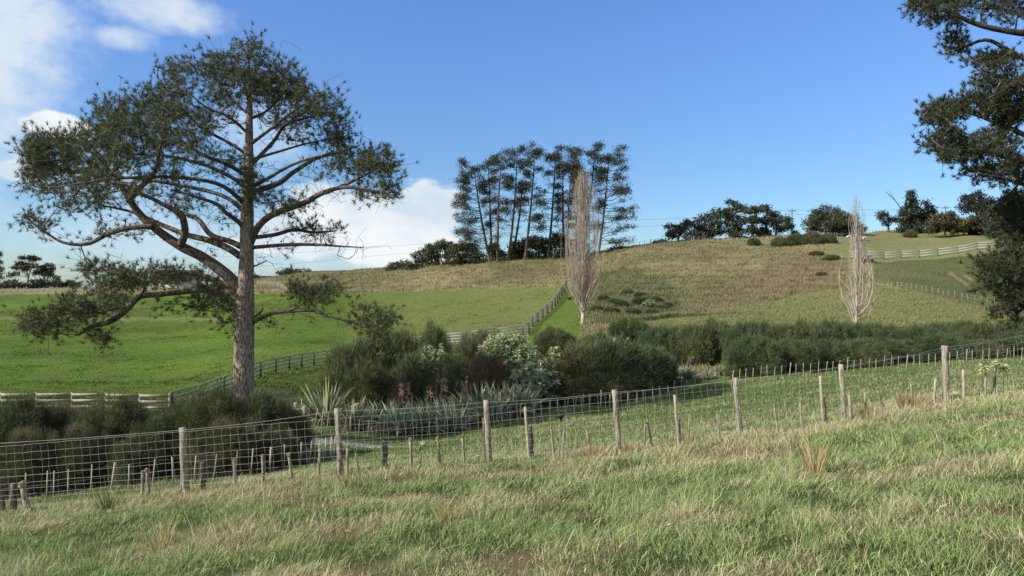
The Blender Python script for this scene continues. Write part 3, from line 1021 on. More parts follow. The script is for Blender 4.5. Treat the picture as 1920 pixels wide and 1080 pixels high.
big_lobes = [
    (462, 105, 35, 32, 1.4), (410, 130, 50, 32, 1.3), (335, 140, 42, 28, 1.2), (520, 140, 42, 32, 1.3), (465, 165, 75, 35, 1.1), (560, 180, 32, 24, 1.2), (612, 200, 36, 24, 1.2),
    (635, 240, 26, 28, 1.1), (540, 215, 65, 28, 0.9), (590, 262, 55, 18, 0.6), (300, 190, 52, 32, 1.2), (225, 212, 48, 28, 1.3), (180, 245, 42, 30, 1.3), (115, 280, 50, 34, 1.5),
    (70, 290, 32, 40, 1.6), (85, 340, 42, 26, 1.3), (170, 310, 60, 38, 1.3), (250, 262, 68, 40, 1.3), (335, 235, 65, 42, 1.1), (400, 215, 50, 30, 0.8), (190, 360, 60, 24, 0.9),
    (290, 330, 60, 30, 0.9), (140, 380, 50, 20, 0.7), (370, 290, 50, 26, 0.6), (415, 300, 35, 26, 0.5), (705, 305, 38, 28, 1.3), (655, 300, 38, 26, 1.0), (600, 325, 38, 18, 0.5),
    (732, 355, 18, 20, 1.1), (690, 358, 30, 18, 0.7), (490, 368, 34, 16, 0.8), (545, 388, 45, 16, 0.8), (600, 432, 34, 10, 1.1), (560, 425, 24, 8, 0.7), (530, 470, 26, 8, 0.4),
    (462, 330, 22, 60, 0.7), (430, 400, 26, 16, 0.5), (340, 375, 50, 20, 0.6), (240, 430, 60, 16, 0.35), (80, 425, 28, 14, 1.0), (54, 408, 16, 12, 1.2), (165, 440, 50, 16, 0.3),
    (350, 515, 55, 16, 1.3), (285, 520, 55, 22, 1.2), (220, 520, 45, 26, 1.1), (168, 505, 20, 14, 1.4), (200, 565, 48, 26, 1.1), (140, 575, 32, 22, 1.3), (85, 600, 42, 18, 1.5),
    (52, 605, 14, 12, 1.4), (190, 632, 24, 10, 0.9), (90, 625, 30, 10, 0.9), (395, 560, 40, 32, 1.0), (432, 600, 12, 20, 0.6), (330, 575, 60, 12, 0.5),
    (590, 552, 40, 16, 1.7), (622, 540, 18, 12, 1.6), (705, 600, 34, 20, 1.5), (562, 540, 20, 10, 1.5), (655, 585, 18, 8, 0.8), (500, 605, 20, 10, 0.5),
]
px_tree('pine_tree', 'huge spreading pine with thick scaly trunk standing behind the hedge at left', 'tree', 457, PINE_Y,
        [(457, 800, 22), (457, 740, 20.5), (458, 640, 19.5), (459, 560, 18), (462, 500, 14.5), (463, 440, 13.5), (464, 380, 12), (466, 320, 10), (467, 260, 8), (468, 200, 5.5), (468, 150, 3.5), (465, 105, 1.8), (462, 75, 0.8)],
        big_limbs, big_lobes, needle_leaf(0.24, 0.016, 26, 4, (0.088, 0.115, 0.046), 0.27), bark='pine_bark', bare_n=2400, nattr=2350, twig=0.011, step=0.45,
        depth_sd=1.0, seed=11, trunk_k=16)

# --- the pine reaching in from the right edge
right_limbs = [
    L_((2060, 60, 11), (1970, 66, 9), (1900, 60, 7), (1840, 48, 5.5), (1790, 28, 4), (1745, 8, 2), d=-.1),
    L_((2060, 150, 9), (1970, 130, 7), (1900, 100, 5), (1850, 75, 4), (1800, 90, 2.5), (1770, 85, 1.2), d=.2),
    L_((2060, 190, 9), (1960, 170, 7), (1890, 150, 4), (1840, 130, 2), d=-.3),
    L_((2060, 300, 10), (1960, 270, 7), (1880, 235, 5), (1810, 210, 3), (1750, 205, 1.5), d=.2),
    L_((2060, 320, 9), (1960, 310, 7), (1890, 295, 5), (1820, 275, 3), (1740, 262, 1.5), d=-.25),
    L_((2060, 400, 8), (1960, 360, 6), (1900, 340, 4), (1840, 325, 2), d=.3),
    L_((2060, 470, 8), (1970, 430, 6), (1910, 410, 4), (1870, 400, 2), d=.1),
    L_((2060, 560, 8), (1980, 530, 6), (1920, 515, 4), (1870, 500, 2.5), (1840, 495, 1.2), d=-.2),
    L_((1970, 540, 4), (1930, 560, 3), (1895, 580, 1.5), d=-.2, d0=-.5),
    L_((2060, -60, 8), (1970, -60, 6), (1880, -40, 4), (1800, -20, 2), (1730, -15, 1), d=.2),
    L_((2060, -160, 8), (1980, -180, 5), (1900, -190, 2), d=-.2),
    L_((2060, -30, 8), (2150, -60, 6), (2260, -50, 3), d=.2), L_((2060, 200, 8), (2160, 170, 6), (2280, 180, 3), d=-.3), L_((2060, 420, 8), (2160, 380, 6), (2260, 400, 3), d=.3),
]
right_lobes = [
    (1725, 8, 30, 20, 1.2), (1770, 30, 36, 18, 1.2), (1800, -5, 50, 18, 1.2), (1880, 10, 60, 25, 1.2), (1900, -50, 90, 40, .8), (1780, 70, 18, 12, 1.2), (1800, 90, 22, 14, 1.5), (1880, 115, 40, 16, 1.2),
    (1850, 110, 35, 14, 1.2), (1905, 150, 55, 22, 1.4), (1850, 150, 26, 18, 1.2), (1990, 110, 60, 60, 1), (1775, 205, 30, 22, 1.7), (1745, 215, 16, 16, 1.7),
    (1830, 195, 40, 20, 1.6), (1890, 200, 55, 35, 1.5), (1740, 262, 22, 12, 1.6), (1780, 250, 30, 18, 1.4), (1800, 290, 45, 18, 1.5), (1860, 270, 55, 25, 1.5), (1900, 320, 50, 22, 1.4),
    (1835, 322, 30, 12, 1.3), (1990, 280, 60, 60, 1), (1900, 390, 35, 30, 1.8), (1905, 440, 30, 35, 1.8), (1990, 420, 60, 60, 1), (1850, 495, 24, 18, 1.7), (1890, 500, 40, 30, 1.8), (1850, 530, 22, 18, 1.3),
    (1905, 555, 32, 25, 1.4), (1890, 590, 26, 14, 1.1), (1930, 525, 40, 50, 1.5), (2100, 0, 120, 80, .5), (2150, 200, 120, 90, .5), (2150, 400, 110, 90, .5), (2040, -200, 130, 80, .5),
]
px_tree('pine_tree', 'dark dense pine reaching in from the right edge of the photo', 'tree', 2060, 27.0,
        [(2060, 690, 24), (2060, 600, 21), (2060, 400, 18), (2062, 200, 14), (2058, 0, 10), (2056, -150, 5), (2052, -290, 1.5)],
        right_limbs, right_lobes, needle_leaf(0.20, 0.022, 22, 4, (0.046, 0.060, 0.026), 0.19), bark='pine_bark', nattr=2500, twig=0.013, step=0.4,
        depth_sd=0.9, seed=12, trunk_k=12)


# --- the stand of tall pines on the hill
def tall_pine(i, bx, top, Y, label, reach_l, reach_r, low=0.25, dens=1.0, extra=None, nb=26):
    rs = random.Random(100 + i)
    tx, ty = top
    by = 540 - at(bx, Y).z / (Y / F)
    trunk = []
    bend = rs.uniform(-3, 3)
    for f in (0, .2, .4, .6, .8, 1):
        trunk.append((bx + (tx - bx) * f + bend * math.sin(f * 3.1), by + (ty - by) * f, 2.5 * (1 - f) ** 0.8 + 0.5))
    limbs, lobes = [], []
    for k in range(nb):
        f = low + (1 - low) * ((k + rs.random()) / nb)
        x0 = bx + (tx - bx) * f + bend * math.sin(f * 3.1); y0 = by + (ty - by) * f
        side = -1 if rs.random() < reach_l / (reach_l + reach_r) else 1
        rr = reach_l if side < 0 else reach_r
        ln = rr * (0.5 + 0.6 * rs.random()) * (1.05 - 0.55 * f)
        up = (rs.uniform(-.35, .75) + 0.7 * f * f) * ln
        up = min(up, 14)
        ln = min(ln, rr * (1.15 - .75 * f))
        x1, y1 = x0 + side * ln, y0 - up
        limbs.append(L_((x0, y0, .8), (x0 + (x1 - x0) * .35, y0 - up * rs.uniform(-.1, .4), .65), (x0 + (x1 - x0) * .7, y0 - up * rs.uniform(.3, .8) + rs.uniform(-2, 2), .45), (x1, y1, .25), d=rs.uniform(-1.1, 1.1)))
        if rs.random() < dens * (0.45 + 0.6 * f):
            for q in range(2):
                ff = 1 - 0.3 * q
                lobes.append((x0 + (x1 - x0) * ff, y0 + (y1 - y0) * ff - 1, 3.5 + rs.random() * 5.5, 2.0 + rs.random() * 3.5, rs.uniform(.4, 1.3)))
    lobes += [(tx, ty + 4, rs.uniform(4, 8), 4, 1.2), (tx + rs.uniform(-6, 6), ty + 12, 9, 7, .9), ((bx + tx) / 2, (by + ty) / 2, 14, (by - ty) * .4, .10)]
    if extra: lobes += extra
    px_tree('pine_tree', label, 'tree', bx, Y, trunk, limbs, lobes, clump_leaf(0.40, 17, 0.50, (0.042, 0.048, 0.026), 0.65, 0.32), group='tall thin pines on the hill crest',
            nattr=int(175 * dens * 1.9), twig=0.030, step=1.0, depth_sd=1.0, limb_parts=False, seed=200 + i, trunk_k=7)


TP = [
    (919, (888, 312), 176, 'leftmost tall pine of the hilltop stand, leaning left with shaggy branches down its left side', 58, 18, .12, 2.4, 44),
    (922, (915, 300), 179, 'second tall pine from the left in the hilltop stand, branchy trunk', 24, 26, .22, 1.0, 28),
    (933, (940, 295), 174, 'third tall pine from the left in the hilltop stand, forked bare trunk', 24, 24, .40, 0.9, 20),
    (953, (970, 284), 177, 'fourth tall pine from the left in the hilltop stand, pale bare trunk leaning right', 26, 24, .48, 0.9, 20),
    (960, (980, 340), 181, 'short thin pine in the gap between the fourth and fifth tall pines', 12, 14, .35, 0.5, 12),
    (984, (1003, 281), 175, 'fifth tall pine of the hilltop stand with the densest bushy top', 28, 26, .26, 1.5, 30),
    (1028, (1042, 284), 178, 'tall pine with wispy see-through top right of the middle gap in the stand', 32, 22, .26, 0.9, 28),
    (1058, (1056, 303), 181, 'straight tall pine close left of a leaning neighbour in the stand', 22, 22, .3, 0.9, 24),
    (1062, (1075, 282), 175, 'tall pine leaning right just left of the bare golden poplar', 24, 26, .35, 1.1, 26),
    (1080, (1086, 303), 179, 'tall pine standing half behind the left side of the golden poplar', 24, 20, .28, 1.0, 26),
    (1092, (1115, 280), 177, 'tall pine behind the golden poplar whose forked top rises above it', 28, 30, .42, 1.2, 28),
    (1122, (1142, 289), 175, 'rightmost tall pine of the stand with long branches sweeping right', 14, 64, .10, 2.2, 42),
]
for i, (bx, top, Y, lab, rl, rr, low, dn, nb) in enumerate(TP):
    tall_pine(i, bx, top, Y, lab, rl, rr, low, dn, nb=nb)


# --- broad trees and shrubs on the skyline
def broad(name, label, px, Y, lobes, col=(0.054, 0.066, 0.034), base_py=None, n=200, leaves=20, size=0.5, rad=0.45, trunk_top=None, tw=2.2, group=None, limbs_n=8,
          bark='far_bark', cat='tree', seed=1, flat=0.7, twig=0.03):
    rs = random.Random(seed)
    by = 540 - at(px, Y).z / (Y / F)
    top = min(l_[1] - l_[3] * 0.3 for l_ in lobes)
    if trunk_top is None:
        trunk_top = (px + rs.uniform(-2, 2), (by + top) / 2)
    trunk = [(px, by, tw), ((px + trunk_top[0]) / 2 + rs.uniform(-1, 1), (by + trunk_top[1]) / 2, tw * .8), (trunk_top[0], trunk_top[1], tw * .35)]
    limbs = []
    ls = sorted(lobes, key=lambda l_: -l_[2] * l_[3])[:limbs_n]
    for l_ in ls:
        f = rs.uniform(.35, .8)
        x0 = px + (trunk_top[0] - px) * f; y0 = by + (trunk_top[1] - by) * f
        limbs.append(L_((x0, y0, tw * .45), ((x0 + l_[0]) / 2, y0 + (l_[1] - y0) * .4, tw * .35), (l_[0], l_[1], tw * .12), d=rs.uniform(-.6, .6)))
    return px_tree(name, label, cat, px, Y, trunk, limbs, lobes, clump_leaf(size, leaves, rad, col, flat), group=group, nattr=n, twig=twig, step=1.0,
                   depth_sd=1.6, limb_parts=False, seed=seed + 500, bark=bark, trunk_k=7)


def dome(cx, base, w_, top, n=9, seed=0):
    """lobes filling a dome outline"""
    rs = random.Random(seed)
    o_ = []
    h_ = base - top
    for k in range(n):
        a = math.pi * (k + 0.5) / n
        o_.append((cx - math.cos(a) * w_ / 2 * .80 + rs.uniform(-2, 2), base - h_ * .18 - math.sin(a) * h_ * .60 + rs.uniform(-2, 2), w_ * .16, h_ * .20))
        o_.append((cx - math.cos(a) * w_ / 2 * .45, base - h_ * .15 - math.sin(a) * h_ * .32, w_ * .16, h_ * .18))
    return o_


HG = 'dark trees along the hill skyline'
# under the tall pines and left of them
broad('tree', 'small round tree at the left foot of the wooded crest', 742, 196, [(740, 498, 12, 5), (750, 494, 8, 5), (730, 503, 7, 3)], n=60, seed=1, group=HG)
broad('tree', 'dark leaning tree sloping up to the stand from the left', 790, 192, [(775, 495, 18, 8), (790, 480, 18, 10), (765, 500, 10, 5), (805, 468, 14, 8), (810, 485, 18, 12)], n=180, seed=2, group=HG)
broad('tree', 'rounded evergreen with visible pale fork left of the tall pines', 828, 188, [(820, 462, 16, 8), (832, 458, 14, 7), (845, 470, 12, 10), (812, 475, 12, 9), (835, 480, 8, 6, .4)], n=170, seed=3, group=HG, bark='pale_bark')
broad('tree', 'bushy dark tree under the leftmost tall pine', 872, 182, [(860, 470, 20, 14), (880, 460, 20, 12), (850, 488, 18, 8), (895, 480, 18, 12), (875, 485, 22, 10)], n=260, seed=4, group=HG)
broad('tree', 'low dark bush tree between the third and fourth tall pines', 930, 181, [(925, 470, 12, 10), (938, 478, 10, 8)], n=70, seed=5, group=HG)
broad('tree', 'dense dark understorey tree left of the middle of the stand', 975, 181, [(968, 465, 14, 12), (985, 458, 16, 10), (975, 478, 20, 9)], n=170, seed=6, group=HG)
broad('tree', 'wide dark understorey tree in the middle of the stand', 1012, 181, [(1005, 455, 20, 12), (1022, 462, 18, 12), (1010, 478, 26, 8)], n=200, seed=7, group=HG)
broad('tree', 'dark understorey tree just left of the golden poplar', 1052, 180, [(1045, 450, 16, 12), (1062, 460, 14, 14), (1055, 476, 20, 8)], n=180, seed=8, group=HG)
broad('shrub', 'low shrub on the crest right of the tall pines', 1155, 178, [(1150, 470, 8, 4), (1162, 466, 7, 3)], n=40, seed=9, group=HG, cat='shrub')
# the copse in the right centre
broad('tree', 'low windswept tree at the left end of the right skyline copse', 1272, 184, [(1240, 455, 12, 5), (1262, 440, 14, 7), (1280, 430, 16, 8), (1255, 425, 10, 5), (1300, 445, 18, 10), (1290, 420, 10, 6)], n=210, seed=10, group=HG)
broad('tree', 'broad dark tree in the left half of the right skyline copse', 1330, 188, [(1310, 420, 16, 10), (1330, 408, 18, 9), (1350, 400, 16, 9), (1325, 435, 24, 12), (1350, 425, 18, 14)], n=270, seed=11, group=HG)
broad('tree', 'tallest tree of the right skyline copse with tufty open top', 1378, 186, [(1372, 380, 10, 5), (1385, 390, 14, 7), (1365, 400, 12, 8), (1378, 415, 18, 10), (1380, 435, 16, 10)], n=210, seed=12, group=HG)
broad('tree', 'open flat topped tree right of the tallest in the copse', 1412, 186, [(1405, 395, 12, 5), (1420, 392, 10, 5), (1408, 412, 14, 7), (1412, 432, 12, 8)], n=150, seed=13, group=HG)
broad('tree', 'spreading layered tree third from the power pole end', 1436, 187, [(1432, 392, 14, 5), (1448, 402, 13, 5), (1438, 415, 14, 7), (1430, 435, 14, 8), (1452, 420, 9, 5)], n=190, seed=14, group=HG)
broad('tree', 'leaning open tree beside the power pole', 1455, 188, [(1470, 412, 12, 6), (1478, 424, 9, 6), (1462, 430, 10, 5), (1490, 440, 7, 5)], n=110, seed=15, group=HG)
broad('tree', 'dark dome shaped tree right of the power pole', 1548, 192, dome(1550, 441, 82, 386, seed=3), n=420, seed=16, group=HG)
broad('tree', 'paler silvery dome tree in front of the dark dome tree', 1578, 186, dome(1582, 442, 72, 398, seed=4), col=(0.06, 0.062, 0.035), n=330, seed=17, group=HG, bark='pale_bark')
broad('tree', 'thin open gum tree left of the pointed conifer', 1666, 205, [(1655, 402, 9, 4), (1668, 410, 6, 3), (1676, 412, 8, 4), (1660, 418, 8, 4), (1652, 408, 5, 3)], n=70, seed=18, group=HG, col=(0.05, 0.055, 0.035))


def conifer(px, Y, top, w_, label, seed, base=None, col=(0.038, 0.052, 0.030)):
    rs = random.Random(seed)
    by = 540 - at(px, Y).z / (Y / F) - 1
    lobes = []
    h_ = by - top
    for k in range(13):
        f = (k + .3) / 13
        ww = w_ * .5 * (1 - f) ** .75
        for s_ in (-1, -.4, .4, 1):
            lobes.append((px + s_ * ww * rs.uniform(.45, .85), by - h_ * f + rs.uniform(-2, 2), max(2, ww * .32), h_ * .045))
    lobes.append((px, top + 4, 1.5, 4, .6))
    px_tree('conifer_tree', label, 'tree', px, Y, [(px, by, 2.6), (px, (by + top) / 2, 1.6), (px, top - 4, .3)],
            [L_((px, by - h_ * f, .9), (px + s_ * w_ * .42 * (1 - f) ** .8, by - h_ * f - 5, .3), d=rs.uniform(-.8, .8)) for f in (.1, .2, .32, .44, .56, .7) for s_ in (-1, 1)],
            lobes, clump_leaf(0.5, 24, 0.45, col, .5), nattr=360, twig=0.02, step=1.0, depth_sd=1.6, limb_parts=False, seed=seed, group=HG, trunk_k=7)


conifer(1708, 200, 358, 62, 'dark pointed conifer on the right skyline', 31)
broad('tree', 'bluish dark tree leaning right against the pointed conifer', 1738, 202, [(1738, 380, 8, 7), (1745, 395, 10, 8), (1735, 412, 14, 10), (1748, 405, 8, 5), (1728, 400, 8, 8)], n=170, seed=19, group=HG, col=(0.02, 0.03, 0.018))
broad('tree', 'wide olive tree with pale forked trunk on the right skyline', 1771, 182, dome(1770, 440, 68, 398, seed=5), col=(0.06, 0.058, 0.026), n=330, seed=20, group=HG, bark='pale_bark', trunk_top=(1772, 420))
broad('tree', 'small pale yellow green tree in the upper right paddock', 1807, 182, [(1805, 416, 8, 7), (1811, 420, 6, 6), (1804, 428, 8, 6)], col=(0.16, 0.17, 0.055), n=90, seed=21, bark='pale_bark', size=.4, rad=.3, limbs_n=3)
broad('tree', 'round purplish dark tree right of the pale yellow tree', 1832, 184, dome(1835, 445, 52, 398, seed=6), col=(0.045, 0.04, 0.025), n=260, seed=22, group=HG)
broad('tree', 'tall open pine behind the round purplish tree', 1828, 212, [(1815, 372, 14, 8), (1835, 365, 14, 9), (1850, 378, 12, 9), (1808, 390, 14, 10), (1830, 388, 16, 10), (1848, 398, 14, 10)], n=260, seed=23, group=HG, col=(0.03, 0.036, 0.022))
broad('tree', 'dark bushy tree at the right end of the skyline fence', 1880, 165, [(1870, 400, 18, 18), (1890, 390, 22, 22), (1862, 430, 16, 18), (1885, 440, 24, 20), (1905, 420, 22, 24), (1870, 455, 10, 8)], n=480, seed=24, group=HG, col=(0.028, 0.04, 0.022))
broad('tree', 'dark skyline tree hidden partly by the right edge pine', 1925, 170, [(1920, 380, 24, 24), (1935, 410, 24, 24), (1930, 440, 24, 20)], n=300, seed=25, group=HG, col=(0.028, 0.04, 0.022))
# far left
broad('gum_tree', 'tall flat topped gum tree with layered crown at far left', 52, 262, [(50, 483, 16, 3, 1.5), (62, 486, 14, 3, 1.3), (40, 495, 10, 4), (58, 498, 14, 5), (33, 502, 9, 4), (28, 512, 8, 4), (20, 516, 8, 4), (48, 505, 10, 4)], n=210, seed=26, col=(0.035, 0.03, 0.02), bark='pale_bark')
broad('gum_tree', 'smaller gum tree leaning right beside the flat topped gum', 82, 262, [(80, 503, 9, 5), (92, 497, 10, 3), (86, 512, 10, 5), (70, 512, 8, 5), (98, 505, 5, 3), (95, 514, 7, 5)], n=150, seed=27, col=(0.035, 0.032, 0.02), bark='pale_bark')
for i, (px, w_, top, lab) in enumerate(((-20, 60, 515, 'dark shrub mass at the left edge of the photo behind the field'), (25, 50, 524, 'low dark shrub below the flat topped gum'), (70, 44, 522, 'dark shrub below the gap between the two gums'),
                                        (104, 36, 518, 'tallest dark shrub right of the two gum trees'), (135, 30, 525, 'last dark shrub of the far left group, tapering right'))):
    broad('shrub', lab, px, 258, dome(px, 543, w_, top, 5, seed=i), n=110, seed=28 + i, group='dark shrubs behind the far left fence', cat='shrub')
broad('tree', 'slender sparse tree cut by the left edge of the photo', -2, 250, [(-2, 478, 4, 6), (-1, 492, 5, 6), (0, 505, 6, 6), (-3, 518, 8, 6)], n=60, seed=35)
broad('shrub', 'dark rounded shrub group left of the distant grey roof', 542, 232, [(530, 514, 10, 6), (542, 510, 12, 6), (558, 512, 10, 6), (572, 512, 10, 7), (580, 515, 6, 4), (550, 517, 20, 4)], n=170, seed=36, cat='shrub')
broad('shrub', 'dark shrub seen just right of the big pine trunk', 478, 225, [(472, 519, 8, 4), (480, 521, 5, 3)], n=40, seed=37, cat='shrub')
broad('tree', 'low tree far behind the left paddock seen under the pine branches', 230, 255, dome(230, 542, 90, 522, 6, seed=9), n=160, seed=38)

# dead limb standing out of the skyline
px_tree('dead_tree', 'bare dead branch rising left of the pointed conifer', 'tree', 1700, 198, [(1700, 434, 1.2), (1690, 395, 1.0), (1680, 378, .8), (1670, 368, .6), (1662, 360, .35)],
        [L_((1680, 378, .6), (1672, 366, .4), (1668, 356, .25))], [(1664, 362, 6, 6), (1672, 368, 6, 5)], None, nattr=24, twig=0.02, step=.6, bare=True, limb_parts=False, seed=41)


# --- bare poplars
def poplar(name, label, px, Y, top_py, width_px, bark, n, seed, tr, twig_r, splay=1.0, lowf=0.06, env=((0, .14, .30, .57, .75, .89, 1), (.15, .55, 1.0, 1.0, .85, .6, .25))):
    env_t = env
    global RNG
    keep = RNG; RNG = np.random.default_rng(seed)
    s = Y / F
    root = at(px, Y); e = empty(name, root, label, 'tree')
    Hh = (540 - top_py) * s - root.z
    g = Geo(); tt = np.linspace(0, 1, 14)
    wx = np.cumsum(RNG.normal(size=14)) * 0.03; wy = np.cumsum(RNG.normal(size=14)) * 0.03
    P = np.stack([wx, wy, tt * Hh - 0.3], 1)
    g.tube(P, tr * (1 - tt) ** .8 + .012, 8, wob=.08)
    part('trunk', g, 'pale_bark', e, True)
    gb = Geo(); gt = Geo()
    hw = width_px * s / 2
    for k in range(n):
        f0 = lowf + 0.78 * RNG.random() ** 1.5
        z0 = f0 * Hh
        ang = RNG.random() * 2 * np.pi
        # envelope: widest in the lower-middle
        zt = min(Hh * 1.0, z0 + Hh * RNG.uniform(.16, .48) * (1.15 - f0 * .5))
        ft = zt / Hh
        env = hw * np.interp(ft, *env_t) * splay
        rr = env * RNG.uniform(.25, 1.0) ** .7
        m_ = 6
        q = np.linspace(0, 1, m_)
        r0 = 0.02
        zq = z0 + (zt - z0) * q ** 1.1
        u_ = RNG.uniform(.15, 1.0)
        rad = r0 + hw * np.interp(zq / Hh, *env_t) * splay * u_ * (1 - np.exp(-(zq - z0) / (.10 * Hh)))
        B = np.stack([np.interp(z0, P[:, 2], P[:, 0]) + np.cos(ang) * rad, np.interp(z0, P[:, 2], P[:, 1]) + np.sin(ang) * rad, z0 + (zt - z0) * q ** 1.1], 1)
        B[1:, :2] += RNG.normal(size=(m_ - 1, 2)) * .08
        br = twig_r * 2.8 * (1.1 - f0) * RNG.uniform(.6, 1.5)
        gb.tube(B, np.linspace(br, twig_r * .5, m_), 4, cap=False)
        # side twigs, near vertical
        for j in range(1, m_):
            nt = 3
            b0 = B[j] + (B[j] - B[j - 1]) * RNG.uniform(-1, 0, (nt, 1))
            d_ = norm(np.stack([RNG.normal(size=nt) * .28, RNG.normal(size=nt) * .28, np.ones(nt)], 1))
            ln = Hh * RNG.uniform(.03, .08, (nt, 1))
            gt.segs(b0, b0 + d_ * ln, twig_r * .7, twig_r * .3, 3)
    gb.V += gt.V; gb.C += gt.C; gb.Q += [q_ + gb.nv for q_ in gt.Q]
    part('branches', gb, bark, e)
    RNG = keep
    return e


poplar('poplar_tree', 'bare upright golden brown poplar in front of the tall pines', 1094, 75, 330, 80, 'poplar_twig', 250, 51, 0.22, 0.014, 1.1)
poplar('poplar_tree', 'bare white stemmed poplar rising behind the right bush row', 1606, 61, 372, 84, 'white_twig', 80, 52, 0.11, 0.011, env=((0, .10, .25, .45, .62, .8, 1), (.10, .75, 1.15, .95, .5, .42, .30)))


# ------------------------------------------------------------------ bushes
def bush_mesh(seed, n_cl=90, per=150, L=0.34, W=0.026, col=(0.092, 0.112, 0.052), shape=(1.0, 1.0, 1.0), lean=(0.25, 0, 0), low=0.0, brown=0.0):
    """unit bush: radius 1 in x/y, height 1 (z 0..1)"""
    global RNG
    keep = RNG; RNG = np.random.default_rng(seed)
    g = Geo()
    th = RNG.random(n_cl) * 2 * np.pi
    cz = RNG.random(n_cl) ** 0.75
    rad = np.sqrt(np.clip(1 - cz ** 3.0, 0.02, 1)) * RNG.uniform(.72, .95, n_cl)
    wob = 1 + 0.09 * np.sin(th * 3 + seed) + 0.06 * np.sin(th * 5 + seed * 2)
    C = np.stack([np.cos(th) * rad * wob, np.sin(th) * rad * wob, cz * RNG.uniform(.78, .95, n_cl)], 1)
    C[:, 2] = np.maximum(C[:, 2], 0.04)
    out = norm(np.stack([C[:, 0], C[:, 1], (C[:, 2] - .25) * .8 + .25], 1))
    ccol = jit(col, n_cl, 0.25, 0.05)
    if brown:
        k = RNG.random(n_cl) < brown
        ccol[k] = jit((0.125, 0.105, 0.068), int(k.sum()), .2, .06)
    # each cluster: several sprays
    n = n_cl * per
    ci = np.repeat(np.arange(n_cl), per)
    crad = RNG.uniform(.10, .26, n_cl)[ci][:, None]
    o_ = norm(RNG.normal(size=(n, 3))) * (RNG.random((n, 1)) ** .5) * crad
    B = C[ci] + o_ * np.array([1, 1, .85])
    B[:, 2] = np.maximum(B[:, 2], 0.01)
    dirc = norm(out * 1.2 + RNG.normal(size=(n_cl, 3)) * .3 + np.array(lean) * .8 + np.array([0, 0, .30]))
    D = norm(dirc[ci] + RNG.normal(size=(n, 3)) * .55 + norm(o_) * .5)
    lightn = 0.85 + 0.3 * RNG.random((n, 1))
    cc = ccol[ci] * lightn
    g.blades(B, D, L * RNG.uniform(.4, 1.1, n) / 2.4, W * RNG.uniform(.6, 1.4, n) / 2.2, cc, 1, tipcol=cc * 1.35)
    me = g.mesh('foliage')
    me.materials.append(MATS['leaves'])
    g2 = Geo()
    m_ = 46
    a = RNG.random(m_) * 2 * np.pi; r_ = RNG.random(m_) * .3
    b0 = np.stack([np.cos(a) * r_, np.sin(a) * r_, np.full(m_, -.05)], 1)
    tgt = C[RNG.integers(0, n_cl, m_)] * .92
    mid = b0 * .5 + tgt * .5 + RNG.normal(size=(m_, 3)) * .06
    g2.segs(b0, mid, .014, .010, 4); g2.segs(mid, tgt, .010, .004, 4)
    ms = g2.mesh('stems'); ms.materials.append(MATS['stem'])
    RNG = keep
    return me, ms


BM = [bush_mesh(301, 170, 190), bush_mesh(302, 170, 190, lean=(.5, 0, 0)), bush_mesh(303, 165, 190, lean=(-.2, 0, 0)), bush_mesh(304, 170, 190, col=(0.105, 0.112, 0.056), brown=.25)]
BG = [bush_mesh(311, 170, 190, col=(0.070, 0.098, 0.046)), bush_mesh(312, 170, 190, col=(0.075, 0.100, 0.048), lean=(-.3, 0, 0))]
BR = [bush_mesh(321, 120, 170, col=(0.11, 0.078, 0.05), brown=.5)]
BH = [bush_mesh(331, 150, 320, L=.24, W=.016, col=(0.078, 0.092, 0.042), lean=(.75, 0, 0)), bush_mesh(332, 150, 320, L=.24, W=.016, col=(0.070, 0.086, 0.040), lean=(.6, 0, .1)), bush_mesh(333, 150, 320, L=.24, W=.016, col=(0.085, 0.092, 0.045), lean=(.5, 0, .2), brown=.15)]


def bush(label, px, Y, wpx, top_py, mesh, group=None, depth=1.0, seed=0, name='bush'):
    rs = random.Random(int(px * 7 + Y * 13))
    s = Y / F
    p_ = at(px, Y)
    hgt = (540 - top_py) * s - p_.z + 0.05
    e = empty(name, p_, label, 'bush', group, 0)
    hw = wpx * s / 2 / 1.05
    e.scale = (hw, hw * depth, hgt)
    e.rotation_euler = (0, 0, rs.uniform(-.35, .35))
    for nm, me in (('foliage', mesh[0]), ('stems', mesh[1])):
        o_ = bpy.data.objects.new(nm, me); COL.objects.link(o_); o_.parent = e
    return e


# hedge at the left, in front of the big pine
G1 = 'bushes of the hedge in front of the big pine'
hedge = [(-60, 26, 190, 745, 0), (40, 25, 180, 752, 1), (130, 26.5, 190, 764, 2), (215, 25.5, 180, 748, 0), (165, 24.2, 150, 800, 2), (300, 24.5, 150, 786, 1), (350, 27, 160, 756, 1), (395, 25, 170, 733, 0),
         (485, 25.5, 170, 742, 1), (535, 27, 110, 762, 2), (60, 23.6, 150, 810, 2), (430, 24.0, 160, 790, 2), (515, 24.6, 110, 805, 2), (260, 23.8, 120, 822, 0)]
hl = ['bush at the left end of the hedge, cut by the photo edge', 'broad hedge bush under the left end of the rail fence', 'hedge bush in front of the second rail fence span',
      'swept hedge bush covering the third rail fence post', 'lower brownish bush in the dark front of the hedge left half', 'low hedge bush in the dip where the rail fence shows',
      'hedge bush just below the corner of the two rail fences', 'tallest hedge bush at the left foot of the big pine', 'wind swept hedge bush at the right foot of the big pine', 'rounded bush at the right end of the hedge top',
      'dark low front bush near the left edge under the wire fence', 'front hedge bush directly below the big pine trunk', 'low front bush at the right end of the hedge', 'small dark front bush left of the first fence post']
for (px, Y, w_, tp, k), lab in zip(hedge, hl):
    bush(lab, px, Y, w_, tp, BH[k], G1)

